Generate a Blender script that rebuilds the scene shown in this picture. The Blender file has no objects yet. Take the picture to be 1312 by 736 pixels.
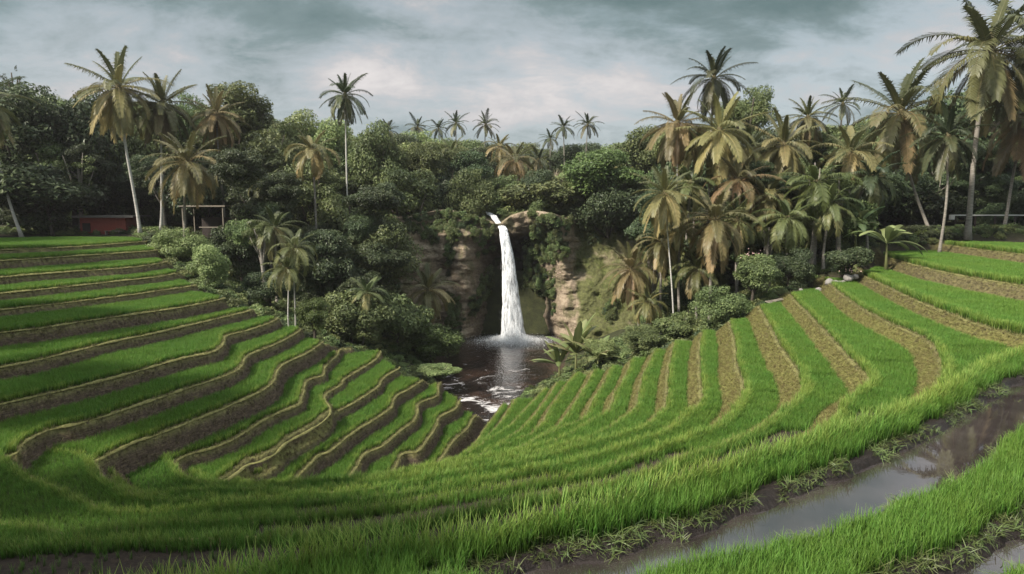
import bpy, math, random
import numpy as np
R = math.radians
rng = np.random.default_rng(7)
random.seed(7)
scene = bpy.context.scene
COL = scene.collection

# ------------------------------------------------------------------ camera, sky, sun, exposure
ZC = 15.3                      # camera height above the pool
PITCH = R(6.71)
F = 875.0                      # focal length in photo pixels (photo 1312 wide)
cam = bpy.data.cameras.new('camera'); camo = bpy.data.objects.new('camera', cam); COL.objects.link(camo)
camo.location = (0, 0, ZC); camo.rotation_euler = (R(90) - PITCH, 0, 0)
cam.sensor_width = 36; cam.lens = 36 * F / 1312; cam.clip_end = 6000; cam.clip_start = 0.1
scene.camera = camo
scene.view_settings.view_transform = 'Standard'; scene.view_settings.look = 'None'
scene.view_settings.gamma = 1; scene.view_settings.use_curve_mapping = False
scene.view_settings.exposure = 1.02
scene.cycles.max_bounces = 6; scene.cycles.diffuse_bounces = 3; scene.cycles.transparent_max_bounces = 12
scene.cycles.glossy_bounces = 3; scene.cycles.transmission_bounces = 3
SUN = np.array([-0.57, -0.40, 0.66]); SUN = SUN / np.linalg.norm(SUN)
sl = bpy.data.lights.new('sun', 'SUN'); so = bpy.data.objects.new('sun', sl); COL.objects.link(so)
sl.energy = 3.6; sl.angle = R(5.0); sl.color = (1.0, 0.92, 0.8)
from mathutils import Vector
so.rotation_euler = Vector(SUN).to_track_quat('Z', 'Y').to_euler(); so.location = (0, 0, 80)

def make_world():
    w = bpy.data.worlds.new("World"); scene.world = w; w.use_nodes = True
    nt = w.node_tree; nt.nodes.clear(); N = nt.nodes.new; L = nt.links.new
    sky = N('ShaderNodeTexSky'); sky.sky_type = 'NISHITA'; sky.sun_disc = False
    sky.sun_elevation = math.asin(SUN[2]); sky.sun_rotation = math.atan2(SUN[0], SUN[1])
    sky.air_density = 1.0; sky.dust_density = 2.0; sky.ozone_density = 1.5
    hs = N('ShaderNodeHueSaturation'); hs.inputs['Saturation'].default_value = 0.55; hs.inputs['Hue'].default_value = 0.47
    L(sky.outputs[0], hs.inputs['Color'])
    bg = N('ShaderNodeBackground'); bg.inputs['Strength'].default_value = 0.07; L(hs.outputs[0], bg.inputs['Color'])
    tc = N('ShaderNodeTexCoord'); sep = N('ShaderNodeSeparateXYZ'); L(tc.outputs['Generated'], sep.inputs[0])
    def M(op, a, b=None, clamp=False):
        m = N('ShaderNodeMath'); m.operation = op; m.use_clamp = clamp
        for i, v in enumerate((a, b)):
            if v is None: continue
            if isinstance(v, (int, float)): m.inputs[i].default_value = v
            else: L(v, m.inputs[i])
        return m.outputs[0]
    zz = M('ADD', M('MAXIMUM', sep.outputs[2], 0.0), 0.36)
    comb = N('ShaderNodeCombineXYZ'); L(M('DIVIDE', sep.outputs[0], zz), comb.inputs[0]); L(M('DIVIDE', sep.outputs[1], zz), comb.inputs[1])
    def noise(scale, detail, rough, off, sx=1.0, sy=1.0, dist=0.0):
        mp = N('ShaderNodeMapping'); L(comb.outputs[0], mp.inputs[0]); mp.inputs['Location'].default_value = off; mp.inputs['Scale'].default_value = (sx, sy, 1)
        mp.inputs['Rotation'].default_value = (0, 0, R(-12))
        n = N('ShaderNodeTexNoise'); n.inputs['Scale'].default_value = scale; n.inputs['Detail'].default_value = detail
        n.inputs['Roughness'].default_value = rough; n.inputs['Distortion'].default_value = dist
        L(mp.outputs[0], n.inputs['Vector']); return n.outputs[0]
    def ramp(x, pts):
        r = N('ShaderNodeValToRGB'); L(x, r.inputs[0]); e = r.color_ramp.elements
        while len(e) < len(pts): e.new(0.5)
        for i, (p, c) in enumerate(pts):
            e[i].position = p; e[i].color = (*c, 1) if len(c) == 3 else c
        return r.outputs[0]
    nv_ = N('ShaderNodeVectorMath'); nv_.operation = 'NORMALIZE'; L(tc.outputs['Generated'], nv_.inputs[0])
    def bank(d, width, amt):
        d = np.array(d) / np.linalg.norm(d); v = N('ShaderNodeVectorMath'); v.operation = 'DOT_PRODUCT'; L(nv_.outputs[0], v.inputs[0]); v.inputs[1].default_value = d
        return M('MULTIPLY', M('POWER', M('MAXIMUM', v.outputs['Value'], 0.0), width), amt)
    def total(*t_):
        r = t_[0]
        for q in t_[1:]: r = M('ADD', r, q)
        return r
    big = noise(1.25, 4, 0.5, (3.1, 1.7, 0), 0.8, 1.3, 0.3)
    fine = noise(3.6, 13, 0.66, (7.7, 4.2, 0), 0.9, 1.15, 0.25)
    wisp = noise(6.0, 10, 0.62, (1.7, 8.2, 0), 0.7, 1.3, 0.4)
    mixn = total(M('MULTIPLY', big, 0.44), M('MULTIPLY', fine, 0.42), M('MULTIPLY', wisp, 0.14))
    # heavier cloud bank high ahead to the right, brighter breaks low down, thinner cloud overhead
    shape = total(bank((0.16, 0.93, 0.33), 110, 0.25), bank((0.36, 0.88, 0.30), 160, 0.16), bank((-0.35, 0.88, 0.33), 200, 0.06), bank((0.10, 0.975, 0.155), 130, -0.085), bank((-0.22, 0.965, 0.12), 200, -0.03), bank((-0.24, 0.93, 0.27), 400, 0.09), bank((0.17, 0.975, 0.165), 900, -0.045),
                  bank((-0.5, 0.85, 0.22), 300, -0.05), bank((0.52, 0.8, 0.36), 300, -0.12), bank((0.0, 0.35, 0.93), 6, -0.12))
    low = M('MULTIPLY', M('SUBTRACT', 1.0, M('MULTIPLY', M('ABSOLUTE', M('SUBTRACT', sep.outputs[2], 0.165)), 14.0), True), -0.065)
    mixn = M('ADD', M('ADD', mixn, shape), low)
    cover = ramp(M('ADD', mixn, M('MULTIPLY', fine, 0.3)), [(0.50, (1, 1, 1)), (0.60, (0.55, 0.55, 0.55)), (0.66, (0.75, 0.75, 0.75)), (0.74, (1, 1, 1))])
    ccol = ramp(mixn, [(0.30, (0.40, 0.38, 0.375)), (0.41, (0.28, 0.278, 0.284)), (0.47, (0.20, 0.22, 0.228)), (0.54, (0.125, 0.163, 0.17)), (0.66, (0.072, 0.108, 0.112))])
    hz = N('ShaderNodeMix'); hz.data_type = 'RGBA'; L(M('MULTIPLY', M('SUBTRACT', 0.14, sep.outputs[2], True), 4.0, True), hz.inputs[0]); L(ccol, hz.inputs[6]); hz.inputs[7].default_value = (0.30, 0.315, 0.325, 1); ccol = hz.outputs[2]
    cb = N('ShaderNodeBackground'); L(ccol, cb.inputs['Color']); L(M('ADD', 1.0, M('MULTIPLY', M('SUBTRACT', sep.outputs[2], 0.30, True), 4.0)), cb.inputs['Strength'])
    mx = N('ShaderNodeMixShader'); L(cover, mx.inputs[0]); L(bg.outputs[0], mx.inputs[1]); L(cb.outputs[0], mx.inputs[2])
    out = N('ShaderNodeOutputWorld'); L(mx.outputs[0], out.inputs[0])
make_world()

# ------------------------------------------------------------------ projection helpers (photo pixel -> place)
cp, sp_ = math.cos(PITCH), math.sin(PITCH)
def ray(px, py):
    u = (px - 656) / F; v = -(py - 368) / F
    return np.array([u, cp + v * sp_, -sp_ + v * cp])
def unproj(px, py, H):                 # on the level H metres below the camera
    d = ray(px, py); t = H / -d[2]; return np.array([d[0] * t, d[1] * t])
def at(px, py, D):                     # at distance D ahead of the camera
    d = ray(px, py); t = D / d[1]; return np.array([d[0] * t, D, ZC + d[2] * t])

# ------------------------------------------------------------------ numpy noise
def hash3(i, j, k, s):
    h = (i * 374761393 + j * 668265263 + k * 2147483647 + s * 974711) & 0xffffffff
    h = ((h ^ (h >> 13)) * 1274126177) & 0xffffffff
    return ((h ^ (h >> 16)) & 0xffff) / 65535.0
def vnoise(p, s=0):
    p = np.asarray(p, dtype=np.float64); f = np.floor(p); i = f.astype(np.int64); t = p - f; t = t * t * (3 - 2 * t)
    r = 0
    for a in (0, 1):
        for b in (0, 1):
            for c in (0, 1):
                w = (t[:, 0] if a else 1 - t[:, 0]) * (t[:, 1] if b else 1 - t[:, 1]) * (t[:, 2] if c else 1 - t[:, 2])
                r = r + w * hash3(i[:, 0] + a, i[:, 1] + b, i[:, 2] + c, s)
    return r
def fbm(p, s=0, o=4):
    r = 0; a = 0.5; p = np.asarray(p, dtype=np.float64)
    for k in range(o): r = r + a * vnoise(p * 2 ** k, s + k); a *= 0.5
    return r / (1 - 0.5 ** o)

# ------------------------------------------------------------------ object helpers
def mesh_np(name, V, Fs, mats=(), attrs=None, smooth=False, uvless=True):
    """Fs: list of (n,k) index arrays"""
    me = bpy.data.meshes.new(name); V = np.asarray(V, dtype=np.float32)
    Fs = [np.asarray(f, dtype=np.int32) for f in Fs if len(f)]
    me.vertices.add(len(V)); me.vertices.foreach_set('co', V.ravel())
    nl = sum(f.size for f in Fs); npoly = sum(len(f) for f in Fs)
    me.loops.add(nl); me.polygons.add(npoly)
    me.loops.foreach_set('vertex_index', np.concatenate([f.ravel() for f in Fs]))
    tot = np.concatenate([np.full(len(f), f.shape[1], dtype=np.int32) for f in Fs])
    st = np.concatenate([[0], np.cumsum(tot)[:-1]]).astype(np.int32)
    me.polygons.foreach_set('loop_start', st)
    try: me.polygons.foreach_set('loop_total', tot)
    except Exception: pass
    me.polygons.foreach_set('use_smooth', np.full(npoly, smooth, dtype=bool))
    for k, v in (attrs or {}).items():
        a = me.attributes.new(k, 'FLOAT', 'POINT'); a.data.foreach_set('value', np.asarray(v, dtype=np.float32))
    for m in mats: me.materials.append(m)
    me.update(calc_edges=True); return me
class MB:
    def __init__(s): s.V = []; s.Q = []; s.T = []; s.n = 0; s.A = []
    def add(s, V, Q=None, T=None, a=0.0):
        V = np.asarray(V, dtype=float)
        if Q is not None and len(Q): s.Q.append(np.asarray(Q) + s.n)
        if T is not None and len(T): s.T.append(np.asarray(T) + s.n)
        s.V.append(V); s.n += len(V); s.A.append(np.broadcast_to(np.asarray(a, dtype=float), (len(V),)))
    def mesh(s, name, mats, smooth=False):
        Fs = []
        if s.Q: Fs.append(np.concatenate(s.Q))
        if s.T: Fs.append(np.concatenate(s.T))
        return mesh_np(name, np.concatenate(s.V), Fs, mats, {'tone': np.concatenate(s.A)}, smooth)
    def box(s, c, d, rz=0, a=0.0, taper=1.0):
        x, y, z = np.array(d) / 2; ca, sa = math.cos(rz), math.sin(rz)
        V = []
        for k, zz in ((1, -z), (taper, z)):
            for xx, yy in ((-x, -y), (x, -y), (x, y), (-x, y)):
                X, Y = xx * k, yy * k
                V.append((c[0] + X * ca - Y * sa, c[1] + X * sa + Y * ca, c[2] + zz))
        s.add(V, [(3, 2, 1, 0), (4, 5, 6, 7), (0, 1, 5, 4), (1, 2, 6, 5), (2, 3, 7, 6), (3, 0, 4, 7)], a=a)
    def tube(s, P, r, n=8, a=0.0, cap=True):
        P = np.asarray(P, dtype=float); r = np.broadcast_to(np.asarray(r, dtype=float), (len(P),))
        T = np.gradient(P, axis=0); T /= np.linalg.norm(T, axis=1)[:, None] + 1e-9
        ref = np.array([0.31, 0.95, 0.05]) if abs(T[0][2]) > 0.6 else np.array([0, 0, 1.0])
        A = np.cross(T, ref); A /= np.linalg.norm(A, axis=1)[:, None] + 1e-9; B = np.cross(T, A)
        th = np.arange(n) * 2 * math.pi / n
        V = P[:, None] + r[:, None, None] * (A[:, None] * np.cos(th)[None, :, None] + B[:, None] * np.sin(th)[None, :, None])
        m = len(P); idx = np.arange(m * n).reshape(m, n); j = np.roll(idx, -1, axis=1)
        Q = np.stack([idx[:-1], j[:-1], j[1:], idx[1:]], -1).reshape(-1, 4)
        V = V.reshape(-1, 3); T3 = []
        if cap:
            V = np.vstack([V, P[0], P[-1]]); b = m * n
            T3 = [(idx[0][k], b, j[0][k]) for k in range(n)] + [(idx[-1][k], j[-1][k], b + 1) for k in range(n)]
        s.add(V, Q, T3, a=a)
def obj(name, me, parent=None, loc=(0, 0, 0)):
    o = bpy.data.objects.new(name, me); COL.objects.link(o); o.location = loc
    if parent is not None: o.parent = parent
    return o
def tag(o, label=None, cat=None, group=None, kind=None):
    if label: o['label'] = label
    if cat: o['category'] = cat
    if group: o['group'] = group
    if kind: o['kind'] = kind
    return o
def thing(name, label, cat, loc, rz=0, group=None):
    o = bpy.data.objects.new(name, None); COL.objects.link(o); o.location = loc; o.rotation_euler = (0, 0, rz); o.empty_display_size = 0.3
    return tag(o, label, cat, group)

# ------------------------------------------------------------------ materials
class NT:
    def __init__(s, name):
        s.m = bpy.data.materials.new(name); s.m.use_nodes = True; s.t = s.m.node_tree
        s.b = s.t.nodes['Principled BSDF']; s.out = s.t.nodes['Material Output']
        s.b.inputs['Specular IOR Level'].default_value = 0.25
    def n(s, t, **k):
        x = s.t.nodes.new(t)
        for a, v in k.items(): setattr(x, a, v)
        return x
    def l(s, a, b): s.t.links.new(a, b)
    def noise(s, scale, detail=4, rough=0.55, vec=None, sc=None, dist=0.0):
        n = s.n('ShaderNodeTexNoise'); n.inputs['Scale'].default_value = scale; n.inputs['Detail'].default_value = detail; n.inputs['Roughness'].default_value = rough
        n.inputs['Distortion'].default_value = dist
        v = vec or s.n('ShaderNodeTexCoord').outputs['Object']
        if sc: mp = s.n('ShaderNodeMapping'); mp.inputs['Scale'].default_value = sc; s.l(v, mp.inputs[0]); v = mp.outputs[0]
        s.l(v, n.inputs['Vector']); return n.outputs[0]
    def attr(s, name): a = s.n('ShaderNodeAttribute'); a.attribute_name = name; return a.outputs['Fac']
    def ramp(s, x, pts):
        r = s.n('ShaderNodeValToRGB'); s.l(x, r.inputs[0]); e = r.color_ramp.elements
        while len(e) < len(pts): e.new(0.5)
        for i, (p, c) in enumerate(pts):
            if isinstance(c, (int, float)): c = (c, c, c)
            e[i].position = p; e[i].color = (*c, 1)
        return r.outputs[0]
    def mix(s, f, a, b, mode='MIX'):
        m = s.n('ShaderNodeMix', data_type='RGBA', blend_type=mode)
        for k, v in ((0, f), (6, a), (7, b)):
            if isinstance(v, (int, float)): m.inputs[k].default_value = v
            elif isinstance(v, tuple): m.inputs[k].default_value = (*v, 1)
            else: s.l(v, m.inputs[k])
        return m.outputs[2]
    def math(s, op, a, b=None, clamp=False):
        m = s.n('ShaderNodeMath', operation=op); m.use_clamp = clamp
        for i, v in enumerate((a, b)):
            if v is None: continue
            if isinstance(v, (int, float)): m.inputs[i].default_value = v
            else: s.l(v, m.inputs[i])
        return m.outputs[0]
    def bump(s, h, strength=0.5, dist=0.05):
        b = s.n('ShaderNodeBump'); b.inputs['Strength'].default_value = strength; b.inputs['Distance'].default_value = dist
        s.l(h, b.inputs['Height']); s.l(b.outputs[0], s.b.inputs['Normal'])
    def col(s, c):
        if isinstance(c, tuple): s.b.inputs['Base Color'].default_value = (*c, 1)
        else: s.l(c, s.b.inputs['Base Color'])
    def rough(s, r): s.b.inputs['Roughness'].default_value = r
    def translucent(s, c, f):
        t = s.n('ShaderNodeBsdfTranslucent'); s.l(c, t.inputs['Color']); m = s.n('ShaderNodeMixShader'); m.inputs[0].default_value = f
        s.l(s.b.outputs[0], m.inputs[1]); s.l(t.outputs[0], m.inputs[2]); s.l(m.outputs[0], s.out.inputs[0])
def rand_of(t): return t.n('ShaderNodeObjectInfo').outputs['Random']

def leaf_mat(name, dark, mid, light, trans=0.25, rnd=0.5, rough=0.45):
    t = NT(name); t.b.inputs['Specular IOR Level'].default_value = 0.16 if 'rice' in name else 0.32; tone = t.attr('tone'); r = rand_of(t)
    c = t.ramp(tone, [(0.0, dark), (0.55, mid), (1.0, light)])
    hs = t.n('ShaderNodeHueSaturation'); t.l(c, hs.inputs['Color'])
    t.l(t.math('ADD', t.math('MULTIPLY', r, 0.02 if 'rice' in name else 0.05), 0.492 if 'rice' in name else 0.455), hs.inputs['Hue'])
    t.l(t.math('ADD', t.math('MULTIPLY', r, rnd), 1.0 - rnd / 2), hs.inputs['Value'])
    hs.inputs['Saturation'].default_value = 0.92
    if 'rice' in name:
        oi = t.n('ShaderNodeObjectInfo'); pn = t.noise(0.35, 4, 0.6, oi.outputs['Location']); c2 = t.mix(t.ramp(pn, [(0.38, 0.0), (0.68, 0.4)]), c, t.mix(1.0, c, (1.5, 1.08, 0.9), 'MULTIPLY')); t.l(c2, hs.inputs['Color'])
    t.col(hs.outputs[0]); t.rough(rough); t.translucent(hs.outputs[0], trans); return t.m
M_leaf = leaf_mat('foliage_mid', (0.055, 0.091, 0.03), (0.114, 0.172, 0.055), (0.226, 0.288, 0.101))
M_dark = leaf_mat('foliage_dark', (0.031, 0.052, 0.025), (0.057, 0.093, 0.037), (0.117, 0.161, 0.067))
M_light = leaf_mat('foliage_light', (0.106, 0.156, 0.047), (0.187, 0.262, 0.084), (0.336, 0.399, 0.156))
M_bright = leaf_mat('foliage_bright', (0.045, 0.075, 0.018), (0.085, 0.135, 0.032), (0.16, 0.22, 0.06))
M_rice = leaf_mat('rice_blades', (0.02, 0.042, 0.007), (0.075, 0.185, 0.014), (0.15, 0.285, 0.032), 0.3, 0.3, 0.5)
M_rice_lit = leaf_mat('rice_blades_lit_edge', (0.028, 0.05, 0.009), (0.145, 0.25, 0.026), (0.29, 0.39, 0.075), 0.3, 0.3, 0.5)  # yellower edge blades, with the sunlit crest brightness put into their colour
M_lip = leaf_mat('bund_grass', (0.10, 0.10, 0.03), (0.20, 0.20, 0.065), (0.32, 0.30, 0.12), 0.25, 0.4)
M_dry = leaf_mat('dry_bank_grass', (0.04, 0.034, 0.018), (0.105, 0.088, 0.042), (0.23, 0.205, 0.09), 0.1, 0.6, 0.8)
M_straw = leaf_mat('straw_bank_grass', (0.085, 0.085, 0.022), (0.20, 0.20, 0.05), (0.34, 0.325, 0.10), 0.15, 0.5, 0.8)
M_weed = leaf_mat('water_weeds', (0.03, 0.05, 0.012), (0.08, 0.13, 0.03), (0.17, 0.24, 0.07), 0.2, 0.5)
M_hay = leaf_mat('dry_tall_grass', (0.16, 0.13, 0.075), (0.26, 0.22, 0.13), (0.36, 0.31, 0.2), 0.2, 0.3)
M_palmg = leaf_mat('palm_green', (0.044, 0.07, 0.023), (0.117, 0.14, 0.047), (0.296, 0.257, 0.094), 0.25, 0.3)
M_palmd = leaf_mat('palm_dark', (0.025, 0.043, 0.018), (0.058, 0.076, 0.029), (0.154, 0.14, 0.054), 0.2, 0.3)
M_palmy = leaf_mat('palm_yellow', (0.07, 0.085, 0.03), (0.20, 0.185, 0.062), (0.40, 0.31, 0.12), 0.25, 0.3)
M_banana = leaf_mat('banana_leaf', (0.06, 0.095, 0.03), (0.14, 0.19, 0.06), (0.28, 0.29, 0.12), 0.3, 0.3)
def bark_mat(name, a, b, rings):
    t = NT(name); tc = t.n('ShaderNodeTexCoord')
    n = t.noise(3.0, 5, 0.6, tc.outputs['Object'], (1, 1, 6 if rings else 1.5)); c = t.ramp(n, [(0.3, a), (0.7, b)])
    t.col(c); t.rough(0.85); t.bump(n, 0.6, 0.04); return t.m
M_ptrunk = bark_mat('palm_trunk', (0.14, 0.125, 0.105), (0.36, 0.33, 0.29), True)
M_ptrunkw = bark_mat('pale_palm_trunk', (0.30, 0.29, 0.26), (0.58, 0.56, 0.52), True)
M_bark = bark_mat('bark', (0.035, 0.028, 0.022), (0.10, 0.085, 0.068), False)
def plain(name, c, rough=0.7, var=0.35, scale=4.0):
    t = NT(name); n = t.noise(scale, 5, 0.6); t.col(t.mix(n, tuple(x * (1 - var) for x in c), tuple(min(1, x * (1 + var)) for x in c))); t.rough(rough); t.bump(n, 0.3, 0.02); return t.m

# ------------------------------------------------------------------ terrace contours (photo pixels at the level of each tread's lip)
RICE = 0.33
def P_(pts, H, plan_end=(), plan_start=(), sm=4):
    out = list(map(np.array, plan_start))
    for p in pts:
        h = H - RICE if len(p) > 2 else H
        out.append(unproj(p[0], p[1], h))
    out += [np.array(e, dtype=float) for e in plan_end]
    return catmull(np.array(out), sm)
def catmull(P, k):
    if len(P) < 3: return P
    Q = np.vstack([2 * P[0] - P[1], P, 2 * P[-1] - P[-2]]); res = []
    for i in range(1, len(Q) - 2):
        p0, p1, p2, p3 = Q[i - 1], Q[i], Q[i + 1], Q[i + 2]
        for j in range(k):
            t = j / k
            res.append(0.5 * ((2 * p1) + (-p0 + p2) * t + (2 * p0 - 5 * p1 + 4 * p2 - p3) * t * t + (-p0 + 3 * p1 - 3 * p2 + p3) * t ** 3))
    res.append(P[-1]); return np.array(res)
c = 1
LH = [3.0, 3.5, 4.25, 4.9, 5.5, 6.05, 6.9, 7.6, 8.35, 9.1, 10.1, 10.7, 11.15, 11.75, 12.5, 13.2, 14.0]
LP = [
 [(172, 311), (147, 313), (81, 317.4), (0, 320.5), (-150, 326)],
 [(200, 321), (184, 322.6), (98, 328.3), (0, 334.8), (-150, 345)],
 [(215, 335.5), (180, 341.8), (98, 347.9), (0, 355.5), (-150, 370)],
 [(235, 349), (200, 355.2), (140, 361.7), (81.5, 368.2), (0, 376.4), (-150, 394)],
 [(252, 365), (242, 367.4), (200, 373.5), (163, 378.8), (81.5, 388.6), (0, 397.6), (-150, 416)],
 [(292, 381), (281, 384.5), (245, 391.9), (187, 401), (114, 411.4), (49, 421.2), (0, 426.9), (-150, 448)],
 [(331, 393), (321.8, 397.6), (312, 400.8), (249, 415.5), (200, 426.9), (150, 437.2), (114, 445.6), (49, 462), (0, 471.4), (-150, 500)],
 [(362, 405), (355, 409.8), (346.7, 413.9), (314, 424.4), (291, 431), (286, 442), (273.3, 451.3), (240.7, 457.9), (200, 469.3), (130, 488.8), (65, 504.3), (0, 519), (-150, 555)],
 [(389, 417), (382, 426), (360, 438), (330.4, 450.5), (316, 458), (307.6, 473), (281.5, 484.8), (240.8, 497.8), (200, 512), (163, 523.9), (130.4, 535.3), (97.8, 544.2), (63.6, 551.6), (39, 563), (26, 574), (16, 583), (-60, 610)],
 [(416, 436), (410, 442), (393, 453), (370, 464), (357, 472), (347, 493), (298, 519), (245, 541), (200, 558), (174, 566.2), (140, 583), (126, 591), (60, 620)],
 [(450, 445), (437, 448), (430.5, 457), (418, 470), (415, 481), (394, 488), (389, 504), (383, 518), (370, 524.8), (359, 529), (336, 540), (310, 557), (278, 573), (245, 582), (228, 590), (180, 615)],
 [(489, 448), (482, 461), (443, 485), (438, 493), (417, 507), (424, 524), (421, 534), (398, 551), (369, 567), (353, 582), (333, 592), (317, 596), (302, 607), (270, 628)],
 [(511, 473), (504, 477), (491, 485), (484, 497), (456, 515), (430, 530), (424, 537), (402, 554), (372, 571), (356, 586), (335, 597), (320, 601), (306, 612), (275, 634)],
 [(543, 487), (537, 491), (522, 500), (507, 508), (503, 521), (492, 529.5), (477, 540), (456, 553), (438, 566), (421, 579), (408, 584), (387, 607), (360, 640)],
 [(566, 488), (562, 496), (560, 508), (537, 517), (536, 529), (530, 540), (513, 553), (492, 570.5), (467, 582), (456, 601), (440, 625)],
 [(590, 512), (584, 524), (563, 535), (562, 544), (549, 561), (538, 578), (517, 582), (510, 595), (495, 620)],
 [(613, 530), (607, 537), (599, 549.5), (578, 569.5), (568, 585), (550, 610)],
]
RH = [3.5, 4.3, 5.2, 5.75, 6.35, 6.9, 7.6, 8.35, 9.1, 9.65, 10.1, 10.7, 11.15, 11.75, 12.5, 13.2, 14.0, 14.6]
RP = [
 [(1215, 315), (1231, 317), (1312, 327), (1420, 340)],
 [(1118, 325), (1134, 329.4), (1193, 345.7), (1248, 356.6), (1312, 367.4), (1400, 385)],
 [(1100, 350), (1112, 356.6), (1142, 371.5), (1193.5, 394.6), (1248, 415), (1275, 423), (1300, 428.6), (1322, 434), (1334, 438), (1326, 442, c), (1312, 444, c), (1264, 460, c), (1215, 486, c), (1130, 529, c), (1075, 546, c), (1019, 567, c), (950, 584, c), (900, 598, c), (820, 622, c), (774, 637.6, c), (683, 656, c), (622, 671, c), (561, 679, c), (470, 690, c), (400, 702, c), (300, 727, c), (200, 748, c), (0, 800, c)],
 [(1046, 352), (1057, 361.7), (1092, 389), (1130, 410.7), (1180, 434), (1199, 453), (1206, 478), (1180, 512, c), (1130, 536, c), (1075, 553, c), (950, 594, c), (820, 634, c), (683, 670, c), (561, 692, c), (400, 716, c), (200, 760, c), (0, 800, c)],
 [(1000, 368), (1012, 380.8), (1048.7, 418.8), (1086.7, 459.6), (1112, 488), (1104, 502), (1081, 517), (1061, 532, c), (995, 563, c), (930, 586, c), (880, 605, c), (820, 628, c), (683, 663, c), (561, 684, c), (400, 706, c), (200, 738, c), (0, 770, c)],
 [(962, 380), (972.6, 397), (991.6, 432.4), (1008, 459.6), (1023, 484), (1025, 505.8), (1013, 519), (975, 537, c), (915, 560, c), (880, 572, c), (835, 589, c), (774, 607, c), (683, 622, c), (622, 634.5, c), (500, 654, c), (400, 666, c), (244, 673, c), (100, 677, c), (0, 680, c), (-150, 676, c)],
 [(930, 400), (934, 417.4), (940.4, 443.5), (942.6, 469.6), (950, 493.5), (949, 513), (938, 527), (916, 539, c), (881, 551, c), (855, 560, c), (805, 577, c), (756, 594, c), (683, 605, c), (591, 619, c), (500, 635, c), (400, 646, c), (244, 653, c), (128, 663, c), (85, 668, c), (55, 662, c), (0, 655, c), (-150, 640, c)],
 [(899, 412), (897, 430.4), (894.8, 454.3), (896, 504), (894, 517), (884, 528), (847, 545.7, c), (810, 557.6, c), (774, 570.5, c), (713, 586, c), (591, 605.6, c), (500, 621, c), (400, 629, c), (305, 633, c), (213, 641, c), (135, 639, c), (111, 630, c), (65, 609, c), (33, 595, c), (14, 582, c), (-40, 540, c)],
 [(867, 428), (862, 443.5), (855.6, 476), (851, 521.7), (844, 528), (821, 541, c), (760, 560, c), (677, 581, c), (622, 591, c), (500, 611.6, c), (400, 620, c), (305, 626, c), (213, 629.5, c), (179, 624, c), (155, 614, c), (135, 604, c), (125, 590, c), (110, 570, c)],
 [(842, 440), (836, 455.4), (827.4, 471.7), (818.7, 498), (812, 524), (803, 533), (760, 551, c), (709, 566, c), (640, 581, c), (597, 587, c), (500, 605, c), (400, 615.5, c), (300, 616, c), (245, 616, c), (213, 623, c), (180, 620, c), (160, 610, c), (145, 592, c)],
 [(813, 452), (806.7, 466), (799, 487), (788, 504), (779.6, 526), (773, 533), (760, 539), (709, 557, c), (640, 575.5, c), (597, 581.5, c), (500, 600, c), (400, 608, c), (330, 610, c), (278, 609, c), (253, 606, c), (234, 599, c), (227, 590, c), (215, 575, c)],
 [(787, 461), (781, 474), (771, 493.5), (758, 514), (750, 534), (741, 541), (709, 554), (640, 578, c), (597, 585, c), (500, 603, c), (400, 613, c), (300, 616, c), (260, 600, c)],
 [(763, 466), (758, 479), (742, 507), (728, 528), (712, 547), (695, 558), (640, 579, c), (597, 587, c), (500, 605, c), (400, 616, c), (330, 616, c), (290, 600, c)],
 [(741, 468), (736, 481), (709, 516), (691, 546), (672, 561), (626, 577), (597, 589, c), (500, 607, c), (400, 620, c), (360, 612, c)],
 [(716, 483), (711, 495), (679, 539), (658, 558), (635, 572), (597, 590, c), (500, 610, c), (420, 622, c)],
 [(700, 490), (695, 502), (670, 528), (649, 548.5), (619, 568), (594, 583), (500, 612, c), (450, 622, c)],
 [(660, 506), (656, 518), (633, 551), (601, 576), (560, 597, c), (480, 620, c)],
 [(646, 510), (642, 521), (615, 558), (598, 578), (570, 600, c), (500, 625, c)],
]
HB = 15.15
EDGE_PX = [(160, 303, 3.0), (176, 308, 3.0), (200, 321, 3.5), (211, 336.5, 4.25), (230, 350.5, 4.9), (247, 366.5, 5.5), (287, 383.5, 6.05), (327, 396, 6.9), (359, 408, 7.6), (386, 421, 8.35), (413, 440, 9.1), (441, 446, 10.1), (487, 451, 10.7), (509, 474, 11.15), (541, 488, 11.75), (566, 489, 12.5), (588, 514, 13.2), (611, 533, 14.0), (618, 540, 14.6),
  (645, 518, 14.6), (658, 514, 14.0), (697, 499, 13.2), (713, 492, 12.5), (738, 479, 11.75), (760, 476, 11.15), (784, 471, 10.7), (809, 463, 10.1), (838, 452, 9.65), (864, 440, 9.1), (899, 427, 8.35), (936, 414, 7.6), (974, 394, 6.9), (1014, 378, 6.35), (1059, 359, 5.75), (1110, 352, 5.2), (1134, 327, 4.3), (1225, 314, 3.5)]
EDGE = np.array([(-140, 75), (-60, 71)] + [tuple(unproj(*e)) for e in EDGE_PX] + [(60, 66), (140, 68)])
POOL = np.array([(-9.5, 81), (-8.5, 74), (-7.6, 66), (-6.6, 59), (-5.2, 54), (-4.0, 49), (-3.2, 44), (-0.6, 44), (-0.6, 51), (0.4, 54.5), (2.6, 58), (4.6, 63), (5.6, 70), (8.0, 76), (11.0, 80), (11, 84), (-9, 84)])

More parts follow.
